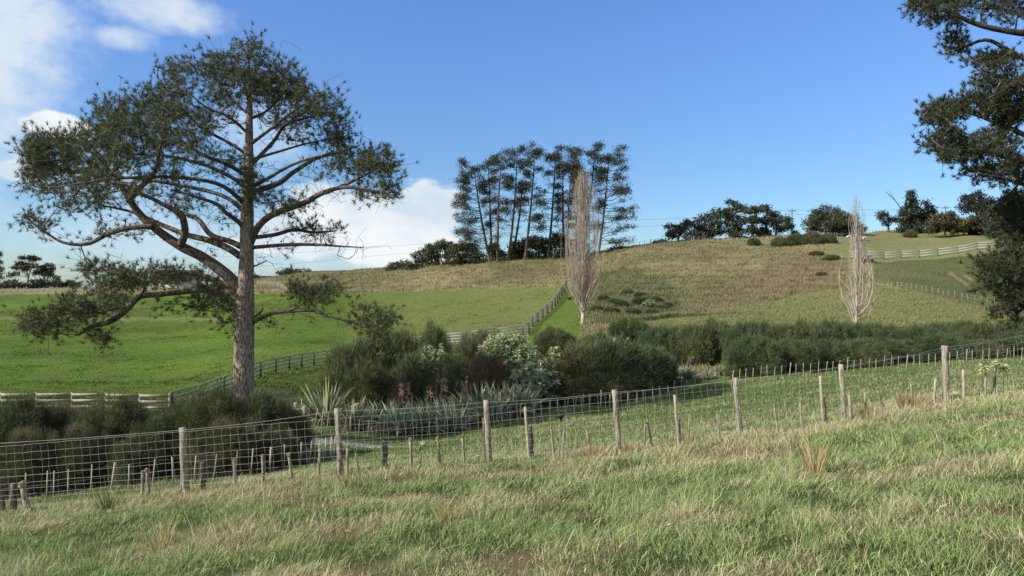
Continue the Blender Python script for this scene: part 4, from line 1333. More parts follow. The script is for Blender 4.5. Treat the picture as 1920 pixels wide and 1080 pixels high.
G2 = 'dark bushes of the central thicket'
thick = [(655, 43.5, 130, 652, BM[0], 'dark olive bush at the left end of the central thicket'), (700, 45, 150, 634, BM[1], 'large dark bush with rounded top under the drooping pine branch'),
         (690, 42.3, 120, 680, BM[2], 'lower dark bush behind the left flax clump'), (752, 48, 110, 625, BM[0], 'dark bush behind the pale leafed shrub at left'), (815, 56, 80, 611, BM[2], 'thicket bush standing highest against the paddock, left of the pale shrubs'),
         (790, 43.2, 150, 664, BM[1], 'olive bush in the middle above the flax row'), (760, 42, 90, 705, BR[0], 'low brown twiggy bush above the left end of the flax row'), (845, 42.4, 130, 672, BM[0], 'olive bush above the middle of the flax row'),
         (912, 41.8, 115, 660, BR[0], 'reddish brown twiggy bush above the right end of the flax row'), (1040, 60, 85, 616, BM[2], 'rounded olive bush right of the big pale shrub'), (905, 60, 60, 619, BR[0], 'low purplish bush peeping over the big pale shrub'),
         (1000, 44, 90, 690, BM[0], 'dark bush in the shadow between the two pale shrubs'), (1085, 43.5, 160, 650, BM[3], 'left olive half of the big rounded bush right of the pale shrubs'),
         (1150, 44, 190, 639, BG[0], 'middle of the big rounded dark bush behind the wire fence'), (1215, 44.5, 130, 652, BG[1], 'right green half of the big rounded bush'), (1115, 56, 80, 628, BM[1], 'scrubby bush below the golden poplar'),
         (1130, 42.3, 170, 690, BM[0], 'low front skirt of the big rounded bush'), (880, 50, 80, 634, BM[2], 'small dark bush left of the big pale shrub'), (940, 43, 100, 695, BM[2], 'dark bush between reddish bush and blue green shrub')]
for px, Y, w_, tp, me, lab in thick:
    bush(lab, px, Y, w_, tp, me, G2)

G3 = 'bushes of the long row behind the stakes at right'
rs = random.Random(5)
row = []
xs = [1235, 1262, 1300, 1345, 1392, 1425, 1470, 1512, 1555, 1598, 1640, 1683, 1725, 1768, 1812, 1858, 1905, 1955]
for i, px in enumerate(xs):
    yb = 51.5 if px < 1370 else 47.5
    row.append((px, yb + rs.uniform(-.8, .8), 78 + rs.uniform(0, 25), float(np.interp(px, [1230, 1300, 1450, 1550, 1700, 1920], [612, 606, 607, 608, 611, 602])) + rs.uniform(-4, 6), [BG[0], BG[1], BM[0], BM[2]][i % 4]))
for i, (px, Y, w_, tp, me) in enumerate(row):
    nm = ORD[i] if i < 9 else ORD[len(row) - 1 - i]
    lab = ('%s bush from the left in the long dark row at right' % nm) if i < 9 else ('%s bush from the right in the long dark row at right' % nm)
    bush(lab, px, Y, w_, tp, me, G3)
bush('rounded dark bush standing forward of the long row, right of the flax gap', 1415, 44.5, 115, 632, BG[0], G3)
bush('forward bush of the long row just right of the rounded one', 1490, 45, 110, 640, BG[1], G3)
for i, px in enumerate((1550, 1620, 1690, 1760, 1835, 1910)):
    bush('%s low front bush from the left below the long row, left of the right edge' % ORD[i], px, 45.5, 110, 640 + rs.uniform(-6, 8) - i * 2, [BG[0], BM[0], BG[1]][i % 3], G3)
# scrub on the hillside
G4 = 'dark scrub bushes on the upper hillside'
for i, (px, Y, w_, tp, lab) in enumerate([(1462, 158, 34, 450, 'leftmost scrub bush under the power pole'), (1492, 157, 40, 447, 'scrub bush right of the leftmost under the power pole'), (1522, 156, 44, 442, 'largest scrub bush below the dark dome tree'),
                                           (1553, 158, 34, 444, 'right end scrub bush below the dome trees'), (1412, 162, 26, 456, 'small isolated scrub bush left of the scrub patch'),
                                           (1530, 140, 30, 474, 'low scrub bush at the left of the right rail fence'), (1560, 132, 34, 480, 'scrub bush where the right rail fence begins'),
                                           (1205, 105, 44, 528, 'scrub patch on the slope right of the golden poplar'), (1240, 98, 34, 545, 'pale flecked scrub low on the gully slope'), (1150, 108, 34, 520, 'dark scrub close right of the golden poplar'),
                                           (1072, 118, 16, 524, 'small dark scrub at the top end of the diagonal fence'), (1705, 183, 26, 436, 'low dark heap of scrub below the pointed conifer'), (1540, 118, 22, 500, 'small scrub in the dry gully below the rail fence')]):
    base_ = 540 - at(px, Y).z * F / Y
    bush(lab, px, Y, w_, base_ - w_ * (.5 if Y > 150 else .26), [BM[0], BG[0], BM[3]][i % 3], G4)
for i, (px, Y, w_) in enumerate([(1118, 100, 30), (1132, 112, 26), (1146, 94, 34), (1165, 104, 30), (1178, 116, 24), (1188, 92, 34), (1200, 112, 26), (1222, 90, 32), (1228, 106, 28), (1252, 100, 24)]):
    base_ = 540 - at(px, Y).z * F / Y
    bush('%s scrub tuft from the left in the gully right of the golden poplar' % ORD[i], px, Y, w_, base_ - w_ * .36, [BM[1], BG[1], BM[2], BG[0]][i % 4], G4)
gorse = bush('gorse bush dotted with yellow flowers above the white plumes', 1178, 63, 88, 598, BG[0])
gorse['group'] = ''
del gorse['group']
gf = Geo()
aa = RNG.random(150) * 2 * np.pi; zz = RNG.uniform(.6, 1.0, 150); rr = np.sqrt(1 - (zz * .95) ** 2.3) * .95
gf.quads(np.stack([np.cos(aa) * rr, np.sin(aa) * rr, zz * .98], 1), 0.05, jit((0.42, 0.32, 0.03), 150, .2, .03), .9)
part('flowers', gf, 'leaves', gorse)

# pampas plumes
pp = at(1166, 56)
e = empty('pampas_grass', pp, 'clump of pampas grass with white plumes above the big rounded bush', 'grass plant')
g = Geo(); nb = 160
a = RNG.random(nb) * 6.28
g.blades(np.stack([RNG.normal(size=nb) * .15, RNG.normal(size=nb) * .15, np.zeros(nb)], 1), norm(np.stack([np.cos(a) * .5, np.sin(a) * .5, np.ones(nb)], 1)), RNG.uniform(.9, 1.6, nb), .03, jit((.10, .13, .05), nb), 3, .5)
part('leaves', g, 'leaves', e)
s = 56 / F
for k, (px, top) in enumerate(((1152, 630), (1158, 640), (1163, 638), (1168, 639), (1172, 644), (1177, 632), (1180, 640))):
    x0 = (px - 1166) * s; zt = (540 - top) * s - pp.z
    g = Geo(); g.tube([(x0 * .2, 0, 0), (x0 * .8, 0, zt * .6), (x0, 0, zt - .55)], [.012, .01, .008], 4)
    m_ = 130; zz = RNG.random(m_)
    B = np.stack([x0 + RNG.normal(size=m_) * .03, RNG.normal(size=m_) * .03, zt - .6 + zz * .42], 1)
    g.blades(B, norm(np.stack([RNG.normal(size=m_) * .35, RNG.normal(size=m_) * .35, np.ones(m_)], 1)), .2, .035, jit((.72, .68, .60), m_, .08, .02), 1)
    part('plume', g, 'leaves', e)


# pale leafed shrubs: rosettes of long leaves on a branching dome
def pale_shrub(label, px, Y, w_, top, col, seed, n_r=200, leafL=.20, leafW=.055, low=.35):
    global RNG
    keep = RNG; RNG = np.random.default_rng(seed)
    s = Y / F; p_ = at(px, Y)
    hgt = (540 - top) * s - p_.z; hw = w_ * s / 2
    if Y > 90: hgt = hw * .9
    e = empty('leafy_shrub', p_, label, 'shrub', 'pale leafed shrubs in the central thicket')
    a = RNG.random(n_r) * 2 * np.pi; u = RNG.random(n_r) ** .6
    rad = np.sqrt(1 - (u * .97) ** 2) * RNG.uniform(.6, 1, n_r) * (1 + .18 * np.sin(a * 4 + seed) + .1 * np.sin(a * 7 + seed))
    C = np.stack([np.cos(a) * rad * hw, np.sin(a) * rad * hw, hgt * (low + (1 - low) * u) * RNG.uniform(.8, 1, n_r)], 1)
    out = norm(np.stack([C[:, 0] / hw, C[:, 1] / hw, np.ones(n_r) * .9], 1))
    per = 13
    B = np.repeat(C, per, 0); od = np.repeat(out, per, 0)
    D = norm(RNG.normal(size=(n_r * per, 3)) * .75 + od * .8)
    g = Geo()
    cc = np.repeat(jit(col, n_r, .18, .05), per, 0) * (1 + .15 * RNG.normal(size=(n_r * per, 1))).clip(.5, 1.6)
    g.blades(B, D, leafL * RNG.uniform(.6, 1.2, n_r * per), leafW, cc, 3, .25)
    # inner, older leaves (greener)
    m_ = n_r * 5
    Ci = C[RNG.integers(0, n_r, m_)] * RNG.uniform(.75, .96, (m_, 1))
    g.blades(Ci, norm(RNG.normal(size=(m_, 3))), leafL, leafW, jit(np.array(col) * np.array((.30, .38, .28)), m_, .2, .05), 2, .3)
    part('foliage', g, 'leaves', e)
    g2 = Geo(); k = RNG.integers(0, n_r, 60)
    b0 = RNG.normal(size=(60, 3)) * np.array([.12, .12, 0]) * hw
    mid = C[k] * .55 + RNG.normal(size=(60, 3)) * .08; mid[:, 2] = C[k][:, 2] * .5
    g2.segs(b0, mid, .035, .02, 5); g2.segs(mid, C[k], .02, .008, 4)
    part('stems', g2, 'pale_bark', e)
    RNG = keep


PALE = (0.36, 0.42, 0.24)
pale_shrub('largest pale shrub, white green leaves in a broad dome in the thicket', 950, 43.4, 142, 621, PALE, 61, 520, low=.5)
pale_shrub('small pale shrub at the left of the thicket above the olive bushes', 815, 43.0, 98, 644, PALE, 62, 240)
pale_shrub('tiny pale shrub low beside the left pale shrub', 772, 44, 26, 668, PALE, 63, 40)
pale_shrub('blue green leafy shrub behind the right end of the flax row', 997, 41.5, 110, 686, (0.27, 0.33, 0.21), 64, 230, .30, .085, .15)
pale_shrub('small yellowish pale shrub between the dome shrub and the big rounded bush', 1040, 43, 54, 650, (0.34, 0.38, 0.17), 65, 110)
pale_shrub('pale shrub peeping out behind the thicket top left of the dome shrub', 868, 54, 36, 633, PALE, 66, 70)
pale_shrub('small pale flecked shrub low on the gully slope', 1218, 101, 26, 527, (0.24, 0.27, 0.14), 67, 60, .4, .12)
pale_shrub('pale shrub against the start of the right rail fence', 1622, 128, 30, 470, (0.26, 0.26, 0.14), 68, 60, .45, .14)


# flax
def flax_mesh(seed, n=60, L=1.5, col=(0.115, 0.155, 0.085), blue=.4, droop=.5):
    global RNG
    keep = RNG; RNG = np.random.default_rng(seed)
    g = Geo()
    a = RNG.random(n) * 2 * np.pi; r_ = RNG.random(n) ** .7
    B = np.stack([np.cos(a) * r_ * .28, np.sin(a) * r_ * .28, np.zeros(n)], 1)
    fan = a + RNG.normal(size=n) * .3
    lean = .12 + .75 * r_ ** 1.2
    D = norm(np.stack([np.cos(fan) * lean, np.sin(fan) * lean, np.ones(n)], 1))
    c_ = jit(col, n, .22, .06)
    k = RNG.random(n) < blue
    c_[k] = jit((0.27, 0.33, 0.24), int(k.sum()), .18, .04)
    k = RNG.random(n) < .10
    c_[k] = jit((0.30, 0.24, 0.10), int(k.sum()), .2, .05)
    g.blades(B, D, L * RNG.uniform(.6, 1.1, n), .10 * RNG.uniform(.7, 1.3, n), c_ * .95, 4, np.clip(droop * r_ * RNG.uniform(.3, 1.5, n), 0, .9), c_ * 1.1)
    # dead skirt
    m_ = 26; a = RNG.random(m_) * 6.28
    g.blades(np.stack([np.cos(a) * .25, np.sin(a) * .25, np.full(m_, .25)], 1), norm(np.stack([np.cos(a) * .8, np.sin(a) * .8, np.full(m_, .5)], 1)), .8, .05, jit((.22, .16, .10), m_), 4, .9)
    me = g.mesh('leaves'); me.materials.append(MATS['leaves'])
    g2 = Geo()
    for q in range(2):
        x0, y0 = RNG.normal(size=2) * .15; lx, ly = RNG.normal(size=2) * .18
        zt = L * RNG.uniform(1.1, 1.35)
        P = spline(np.array([(x0, y0, 0), (x0 + lx * .4, y0 + ly * .4, zt * .6), (x0 + lx, y0 + ly, zt)]), 8)
        g2.tube(P, np.linspace(.014, .006, 8), 5)
        for z_ in np.linspace(.62, 1, 9):
            pz = P[min(7, int(z_ * 7.99))]
            v = norm(RNG.normal(size=(3, 3)) + np.array([0, 0, 1.0]))
            g2.segs(np.repeat(pz[None], 3, 0), pz + v * .12, .006, .016, 4)
    ms = g2.mesh('flower_stalk'); ms.materials.append(MATS['flax_stalk'])
    RNG = keep
    return me, ms


rough_mat('flax_stalk', (0.16, 0.10, 0.07), (0.34, 0.25, 0.18), (9, 9, 9), .2)
FM = [flax_mesh(401, 110, 1.6, (0.25, 0.27, 0.16), .2, .4), flax_mesh(402, 120, 1.35, (0.21, 0.26, 0.16), .4, .85), flax_mesh(403, 105, 1.4, (0.22, 0.26, 0.165), .35, .6)]
flax = [(725, 38.8, 2, .95, 0, 'flax filling the gap right of the narrow upright flax'), (760, 36.6, 1, .8, 0, 'low front flax trailing long leaves into the grass'), (815, 39.2, 2, 1.05, 1, 'back row flax below the reddish brown bush'), (845, 36.6, 1, .85, 0, 'low front flax left of the third fence post'), (920, 37.2, 1, .9, 0, 'low front flax between the third post and the thin post'), (612, 40, 0, 1.15, 0, 'tall spiky flax at the left end, beside the corner post'), (662, 38.5, 0, .85, 0, 'upright flax behind the second fence post'), (702, 38.5, 2, .9, 0, 'narrow upright flax right of the second fence post'),
        (745, 37.5, 1, 1.0, 1, 'leftmost flax of the main row with drooping leaves'), (775, 38.5, 1, 1.0, 1, 'second flax of the main row, below two flower stalks'), (800, 37.0, 1, .95, 1, 'flax in the left half of the row with low arching leaves'),
        (828, 38.2, 1, 1.0, 1, 'bluish flax left of the middle of the row'), (860, 37.8, 2, 1.0, 1, 'flax at the middle of the row with a flower stalk'), (885, 39, 2, 1.1, 0, 'flax of the row just left of the third fence post'),
        (905, 38.5, 2, 1.15, 0, 'tall flax right behind the third fence post'), (935, 39, 2, 1.1, 0, 'wide leafed flax right of the third fence post'), (960, 38.6, 2, 1.05, 0, 'flax with dead brown skirt near the right end of the row'),
        (985, 39.2, 2, 1.0, 0, 'last flax at the right end of the row by the thin post'), (1288, 46.5, 2, .55, 1, 'flax in the gap right of the big rounded bush'), (1325, 45, 2, .45, 0, 'low grassy flax right of the gap'), (1350, 46, 2, .42, 0, 'small flax against the forward dark bush')]
for px, Y, k, sc, stalk, lab in flax:
    e = empty('flax_plant', at(px, Y), lab, 'flax', 'flax plants by the gully', random.random() * 6.28)
    e.scale = (sc * 1.15, sc * 1.15, sc * 1.5)
    o_ = bpy.data.objects.new('leaves', FM[k][0]); COL.objects.link(o_); o_.parent = e
    if stalk:
        o_ = bpy.data.objects.new('flower_stalk', FM[k][1]); COL.objects.link(o_); o_.parent = e


# ------------------------------------------------------------------ fences
def post_geo(x0, z0, x1, z1, r, y0=0, y1=0, rough=.14, k=9, taper=.92):
    g = Geo(); n = 7; tt = np.linspace(0, 1, n)
    P = np.stack([x0 + (x1 - x0) * tt, y0 + (y1 - y0) * tt, z0 + (z1 - z0) * tt], 1)
    P[1:-1, :2] += RNG.normal(size=(n - 2, 2)) * r * .09
    g.tube(P, r * (1.06 - (1.06 - taper) * tt), k, wob=rough)
    return g


FY_PX = [-250, 0, 345, 637, 915, 1157, 1384, 1580, 1773, 1920, 2200]
FY_Y = [13.6, 13.4, 13.5, 13.4, 13.9, 14.0, 14.6, 15.2, 16.4, 17.3, 19.0]


def FY(px):
    return float(np.interp(px, FY_PX, FY_Y))


fence = empty('wire_fence', at(915, 13.9), 'wire netting fence with round wooden posts crossing the near slope', 'fence')
f0 = fence.location.copy()


def fence_part(name, g, mat, smooth=False):
    me = g.mesh(name, smooth); me.materials.append(MATS[mat])
    me.transform(__import__('mathutils').Matrix.Translation(-f0))
    o_ = bpy.data.objects.new(name, me); COL.objects.link(o_); o_.parent = fence
    return o_


posts = [(-175, 835, -165, 985, 7.8), (342, 802, 350, 928, 8.2), (631, 766, 641, 892, 6.6), (911, 750, 920, 870, 6.2), (1152, 731, 1165, 853, 6.4), (1378, 708, 1391, 823, 6.3), (1577, 683, 1585, 794, 5.6),
         (1771, 648, 1776, 750, 6.6), (1990, 610, 1993, 715, 6)]
top_line = []
for (xt, yt, xb, yb, r) in posts:
    Y = FY(xb); s = Y / F
    xb_, xt_ = (xb - 960) * s, (xt - 960) * s
    zb, zt = h1(xb_, Y), (540 - yt) * s
    g = post_geo(xb_, zb - .3, xt_, zt, r * s * .88, Y, Y, rough=.24, k=11)
    fence_part('post', g, 'old_wood', True)
    top_line.append((xt_, Y, zt))
for (xt, yt, xb, yb, r) in ((985, 763, 993, 856, 3.0), (1265, 741, 1274, 834, 2.8), (1538, 705, 1545, 798, 3.0)):
    Y = FY(xb) + .02; s = Y / F
    xb_, xt_ = (xb - 960) * s, (xt - 960) * s
    fence_part('batten', post_geo(xb_, h1(xb_, Y) - .1, xt_, (540 - yt) * s, r * s, Y, Y, k=6), 'batten_wood', True)
# netting: top edge line in the photo
tl_px = [-250, 0, 342, 631, 912, 1152, 1378, 1577, 1771, 1920, 2200]
tl_py = [852, 836, 808, 783, 762, 737, 712, 688, 656, 629, 575]


def net_top(px):
    return (540 - np.interp(px, tl_px, tl_py)) * FY(px) / F


g = Geo()
NW = 8; NH = .97
hs_w = np.array([0, .14, .28, .42, .55, .68, .79, .89, .97])
xs = []
px = -245.0
while px < 2150:
    xs.append(px); px += .150 / (FY(px) / F)
xs = np.array(xs)
grid = np.zeros((len(xs), len(hs_w), 3))
for i, px in enumerate(xs):
    Y = FY(px); s = Y / F
    zt = net_top(px)
    x_ = (px - 960) * s
    dpost = min(abs(px - q[2]) for q in posts) * s
    jj = RNG.normal(size=len(hs_w)) * .008
    grid[i, :, 0] = x_ + jj + hs_w * .07
    grid[i, :, 1] = Y - .085
    grid[i, :, 2] = zt - hs_w - RNG.normal() * .003
    if RNG.random() < .07:
        grid[i, :, 0] += np.sin(hs_w * 5) * .04
wr = .0015
g.segs(grid[:-1].reshape(-1, 3), grid[1:].reshape(-1, 3), wr, wr, 4)
g.segs(grid[:, :-1].reshape(-1, 3), grid[:, 1:].reshape(-1, 3), wr * .85, wr * .85, 4)
fence_part('netting', g, 'wire')
g = Geo()
P = []
for i in range(len(top_line) - 1):
    a_, b_ = np.array(top_line[i]), np.array(top_line[i + 1])
    for q in range(8):
        f = q / 8
        p_ = a_ + (b_ - a_) * f; p_[2] -= .03 + .03 * math.sin(f * math.pi); p_[1] -= .08; P.append(p_)
P = np.array(P); g.segs(P[:-1], P[1:], .002, .002, 4)
fence_part('top_strand', g, 'wire')

# old stakes and stumps along the fence: (top px, top py, base px, base py, radius px, kind, label)
ST = [
    (-6, 893, 11, 968, 5.0, 'dark', 'dark leaning old post at the very left edge beneath the netting'),
    (25, 906, 26, 962, 6.0, 'dark', 'squat dark grey stump left of the lichen topped leaning stake'),
    (42, 908, 59, 962, 5.5, 'lichen', 'thick stake with pale lichen head leaning left near the left edge'),
    (268, 885, 267, 937, 3.2, 'lichen', 'left stake of the lichen covered pair left of the first fence post'),
    (275, 881, 281, 940, 3.2, 'lichen', 'right stake of the lichen covered pair left of the first fence post'),
    (380, 867, 382, 920, 5.6, 'dark', 'dark split stump right beside the first fence post'),
    (439, 861, 442, 915, 3.0, 'lichen', 'lichen headed stake two places right of the first fence post'),
    (492, 855, 495, 911, 3.0, 'lichen', 'upright lichen headed stake midway between the first two fence posts'),
    (541, 852, 551, 903, 3.0, 'lichen', 'lichen headed stake leaning left, midway to the second fence post'),
    (600, 844, 595, 899, 2.8, 'lichen', 'lichen covered stake leaning right, just left of the second fence post'),
    (652, 836, 650, 892, 3.0, 'lichen', 'short lichen headed stake touching the right of the second fence post'),
    (667, 847, 674, 889, 2.6, 'lichen', 'thin stake leaning left just right of the second fence post'),
    (722, 829, 723, 890, 5.0, 'dark', 'thick square topped grey stump between second and third fence posts'),
    (769, 823, 773, 879, 2.8, 'lichen', 'lichen headed stake beside the leafy seedling'),
    (820, 822, 829, 876, 2.8, 'lichen', 'lichen headed stake leaning left, right of the leafy seedling'),
    (867, 817, 872, 871, 2.7, 'lichen', 'lichen headed stake just left of the third fence post'),
    (908, 783, 913, 868, 4.0, 'dark', 'old grey stake hugging the left of the third fence post'),
    (993, 800, 996, 862, 5.5, 'dark', 'dark stump behind the thin post right of the third fence post'),
    (1033, 801, 1042, 857, 2.2, 'lichen', 'left stake of the V shaped pair left of the fourth fence post'),
    (1058, 803, 1052, 857, 2.2, 'lichen', 'right stake of the V shaped pair left of the fourth fence post'),
    (1098, 801, 1116, 838, 2.0, 'lichen', 'thin stake leaning strongly left before the fourth fence post'),
    (1210, 791, 1208, 844, 2.2, 'lichen', 'upright leg of the inverted V of stakes right of the fourth fence post'),
    (1214, 790, 1228, 840, 2.2, 'lichen', 'slanting leg of the inverted V of stakes right of the fourth fence post'),
    (1270, 785, 1276, 838, 5.0, 'dark', 'dark stump below the thin post between fourth and fifth fence posts'),
    (1292, 781, 1291, 836, 1.6, 'lichen', 'thin ragged stake right of the dark stump before the fifth fence post'),
    (1344, 773, 1352, 822, 1.7, 'lichen', 'thin stake just left of the fifth fence post'),
    (1451, 760, 1463, 814, 2.0, 'lichen', 'thin stake leaning left, first right of the fifth fence post'),
    (1500, 751, 1506, 803, 2.1, 'lichen', 'pale thin stake midway between fifth and sixth fence posts'),
    (1542, 745, 1549, 800, 4.6, 'dark', 'dark stump under the thin post left of the sixth fence post'),
    (1593, 735, 1596, 790, 3.2, 'lichen', 'grey ragged stake close right of the sixth fence post'),
    (1621, 731, 1626, 772, 2.0, 'lichen', 'second ragged stake right of the sixth fence post'),
    (1645, 728, 1665, 772, 2.0, 'lichen', 'stake leaning far left, third right of the sixth fence post'),
    (1708, 717, 1711, 765, 1.8, 'lichen', 'brown stake standing in the tan rush clump'),
    (1755, 709, 1749, 758, 2.6, 'pale', 'pale stake leaning right just left of the seventh fence post'),
    (1768, 703, 1770, 740, 2.0, 'dark', 'thin dark stake half hidden behind the seventh fence post'),
    (1806, 693, 1808, 741, 2.8, 'pale', 'stake with shaggy brown top right of the seventh fence post'),
    (1849, 684, 1846, 736, 2.4, 'pale', 'pale stake carrying the left yellow leafed seedling'),
    (1868, 681, 1862, 736, 2.6, 'pale', 'pale stake carrying the right yellow leafed seedling'),
]
for i, (xt, yt, xb, yb, r, kind, lab) in enumerate(ST):
    Y = FY(xb) - .22 + (0.45 if kind == 'dark' else 0.0); s = Y / F
    xb_, xt_ = (xb - 960) * s, (xt - 960) * s
    zb = h1(xb_, Y); zt = (540 - yt) * s
    e = empty('stump' if (kind == 'dark' and r > 4.5) else 'stake', (xb_, Y, zb), lab, 'stump' if (kind == 'dark' and r > 4.5) else 'stake', 'old stakes and stumps along the wire fence')
    g = post_geo(0, -.2, xt_ - xb_, zt - zb, r * s * 1.05, rough=.35, k=8, taper=.9 if kind == 'dark' else .8)
    part('shaft', g, {'dark': 'dark_wood', 'lichen': 'old_wood', 'pale': 'batten_wood'}[kind], e, True)
    if kind == 'lichen':
        g = Geo(); m_ = 110
        v = norm(RNG.normal(size=(m_, 3)))
        c0 = np.array([xt_ - xb_, 0, zt - zb - .01])
        B = c0 + v * r * s * 1.0 * np.array([1, 1, 1.3])
        g.quads(B, r * s * 1.0, jit((.42, .38, .22), m_, .2, .06), .8)
        m_ = 50; f = RNG.random(m_); an = RNG.random(m_) * 6.28
        B = np.stack([(xt_ - xb_) * f + np.cos(an) * r * s * .95, np.sin(an) * r * s * .95, (zt - zb) * f], 1)
        g.quads(B, r * s * .8, jit((.34, .33, .22), m_, .2, .06), .8)
        part('lichen', g, 'leaves', e)


def seedling(px, py, n, label, col, rpx, seed, stem_h=None):
    Y = FY(px) - .3; s = Y / F
    x_ = (px - 960) * s; zb = h1(x_, Y); zc = (540 - py) * s - zb
    e = empty('seedling', (x_, Y, zb), label, 'seedling')
    g = Geo(); g.tube([(0, 0, -.05), (.01, 0, zc * .5), (0, 0, zc)], [.008, .007, .005], 5)
    part('stem', g, 'stem', e)
    g = Geo()
    C = np.array([0, 0, zc]) + RNG.normal(size=(n, 3)) * rpx * s * .28
    g.blades(C, norm(RNG.normal(size=(n, 3)) * np.array([1, 1, .6]) + np.array([0, 0, .1])), rpx * s * RNG.uniform(.6, 1.1, n), .028, jit(col, n, .15, .05), 3, .4)
    part('leaves', g, 'leaves', e)


seedling(789, 836, 40, 'leafy pale green seedling left of the third fence post', (.26, .33, .17), 13, 1)
seedling(1842, 688, 60, 'left yellow leafed seedling on its stake at right', (.42, .44, .20), 12, 2)
seedling(1866, 683, 45, 'middle yellow leafed seedling on its stake at right', (.42, .44, .21), 10, 3)
seedling(1881, 690, 45, 'rightmost yellow leafed seedling behind the stakes', (.38, .40, .20), 11, 4)


def rush(px, Y, h_, w_, n, col, label, seed):
    x_ = (px - 960) / F * Y
    e = bpy.data.objects
    g = Geo()
    a = RNG.random(n) * 6.28; r_ = RNG.random(n) ** .6
    B = np.stack([np.cos(a) * r_ * w_ * .4, np.sin(a) * r_ * w_ * .4, np.full(n, -.02)], 1)
    D = norm(np.stack([np.cos(a) * r_ * .35 + RNG.normal(size=n) * .1, np.sin(a) * r_ * .35, np.ones(n)], 1))
    g.blades(B, D, h_ * RNG.uniform(.45, 1.05, n), .005 + .0005 * Y, jit(col, n, .22, .06), 2, .15)
    o_ = part('rush_clump', g, 'grass_blades')
    o_.location = at(px, Y)
    tag(o_, label, 'rush', 'taller tufts in the grass')


OC = (.36, .27, .15); ST_ = (.42, .35, .18); GR = (.12, .15, .05)
rush(1708, FY(1708) - .3, .55, .55, 320, OC, 'largest tan rush clump, on the fence line left of the seventh post', 1)
rush(1630, FY(1630) - .4, .38, .35, 160, OC, 'orange brown tuft under the ragged stakes right of the sixth post', 2)
rush(1112, FY(1112) - .5, .40, .45, 200, OC, 'orange tuft left of the fourth fence post base', 3)
rush(1182, FY(1182) - .3, .32, .3, 140, OC, 'orange tuft right of the fourth fence post base', 4)
rush(1525, 9.2, .55, .22, 90, (.42, .34, .17), 'tallest ochre rush tuft in the open slope at right', 5)
rush(1540, 10.2, .42, .4, 90, (.40, .36, .17), 'straw tuft behind the tallest ochre tuft', 6)
rush(835, 8.4, .4, .2, 60, ST_, 'tall pale straw tuft right of centre left foreground', 7)
rush(300, 8.6, .4, .25, 70, ST_, 'tall pale straw tuft in the left foreground', 8)
rush(200, 12.2, .55, .25, 90, GR, 'dark green thin tuft below the netting at left', 9)
rush(655, 11.5, .36, .25, 60, (.3, .26, .11), 'ochre tuft on the slope below the second fence post', 10)
rush(1290, FY(1290) - .3, .4, .2, 80, OC, 'narrow orange tuft around the thin ragged stake', 11)


# rail fences -------------------------------------------------------
def rail_fence(label, pts, n_rail, hgt, post_w, spacing, rail_mat, post_mat, rail_h=.13, group='timber rail fences', side=1, posts_at=None, over=.05):
    """pts: list of (px, Y)"""
    P = [at(px, Y) for px, Y in pts]
    root = P[0].copy()
    e = empty('rail_fence', root, label, 'fence', group)
    cum = [0]
    for a_, b_ in zip(P[:-1], P[1:]):
        cum.append(cum[-1] + (b_ - a_).xy.length)
    if posts_at is None:
        n = max(2, int(round(cum[-1] / spacing)) + 1)
        ds = np.linspace(0, cum[-1], n)
    else:
        ds = np.interp(posts_at, [p_[0] for p_ in pts], cum)
    xs_ = np.interp(ds, cum, [p_.x for p_ in P]); ys_ = np.interp(ds, cum, [p_.y for p_ in P])
    zs_ = H(xs_, ys_)
    d_ = np.array([xs_[-1] - xs_[0], ys_[-1] - ys_[0]]); d_ /= np.linalg.norm(d_)
    nrm_ = np.array([d_[1], -d_[0]]) * side
    for x_, y_, z_ in zip(xs_, ys_, zs_):
        g = Geo()
        hh = hgt + over + random.uniform(-.03, .03)
        tilt = random.uniform(-.02, .02)
        g.tube([(x_ - root.x, y_ - root.y, z_ - root.z - .3), (x_ - root.x + tilt, y_ - root.y, z_ - root.z + hh)], [post_w * .72, post_w * .68], 4)
        part('post', g, post_mat, e)
    for k in range(n_rail):
        g = Geo()
        zr = hgt * (1 - k / (n_rail)) - rail_h / 2
        off = nrm_ * (post_w * .5 + .02)
        for i in range(len(xs_) - 1):
            a_ = (xs_[i] - root.x + off[0], ys_[i] - root.y + off[1], zs_[i] - root.z + zr + random.uniform(-.01, .01))
            b_ = (xs_[i + 1] - root.x + off[0], ys_[i + 1] - root.y + off[1], zs_[i + 1] - root.z + zr + random.uniform(-.01, .01))
            g.board(a_, b_, rail_h, .035)
        part('rail', g, rail_mat, e)
    return e


rail_fence('pale three rail fence behind the hedge at lower left', [(-200, 50), (319, 50)], 3, 1.2, .15, 2.4, 'rail_wood', 'rail_wood', .16, posts_at=[-195, -129, -63, 3, 69, 135, 199, 262, 318])
rail_fence('grey rail fence climbing diagonally from the corner behind the big pine', [(322, 50.3), (420, 57), (500, 65), (580, 76), (690, 93), (780, 90.5), (880, 88.5), (985, 91.5), (999, 98), (1038, 112), (1052, 124), (1061, 134)], 4, 1.35, .17, 3.4,
           'rail_grey', 'dark_wood', .11, side=-1, over=-.02)
rail_fence('long pale rail fence curving up the slope at upper right', [(1594, 132), (1640, 131.5), (1690, 131), (1762, 129), (1837, 126), (1896, 123.5), (1990, 120)], 3, 1.3, .15, 3.0, 'rail_grey', 'dark_wood', .12, over=.06)


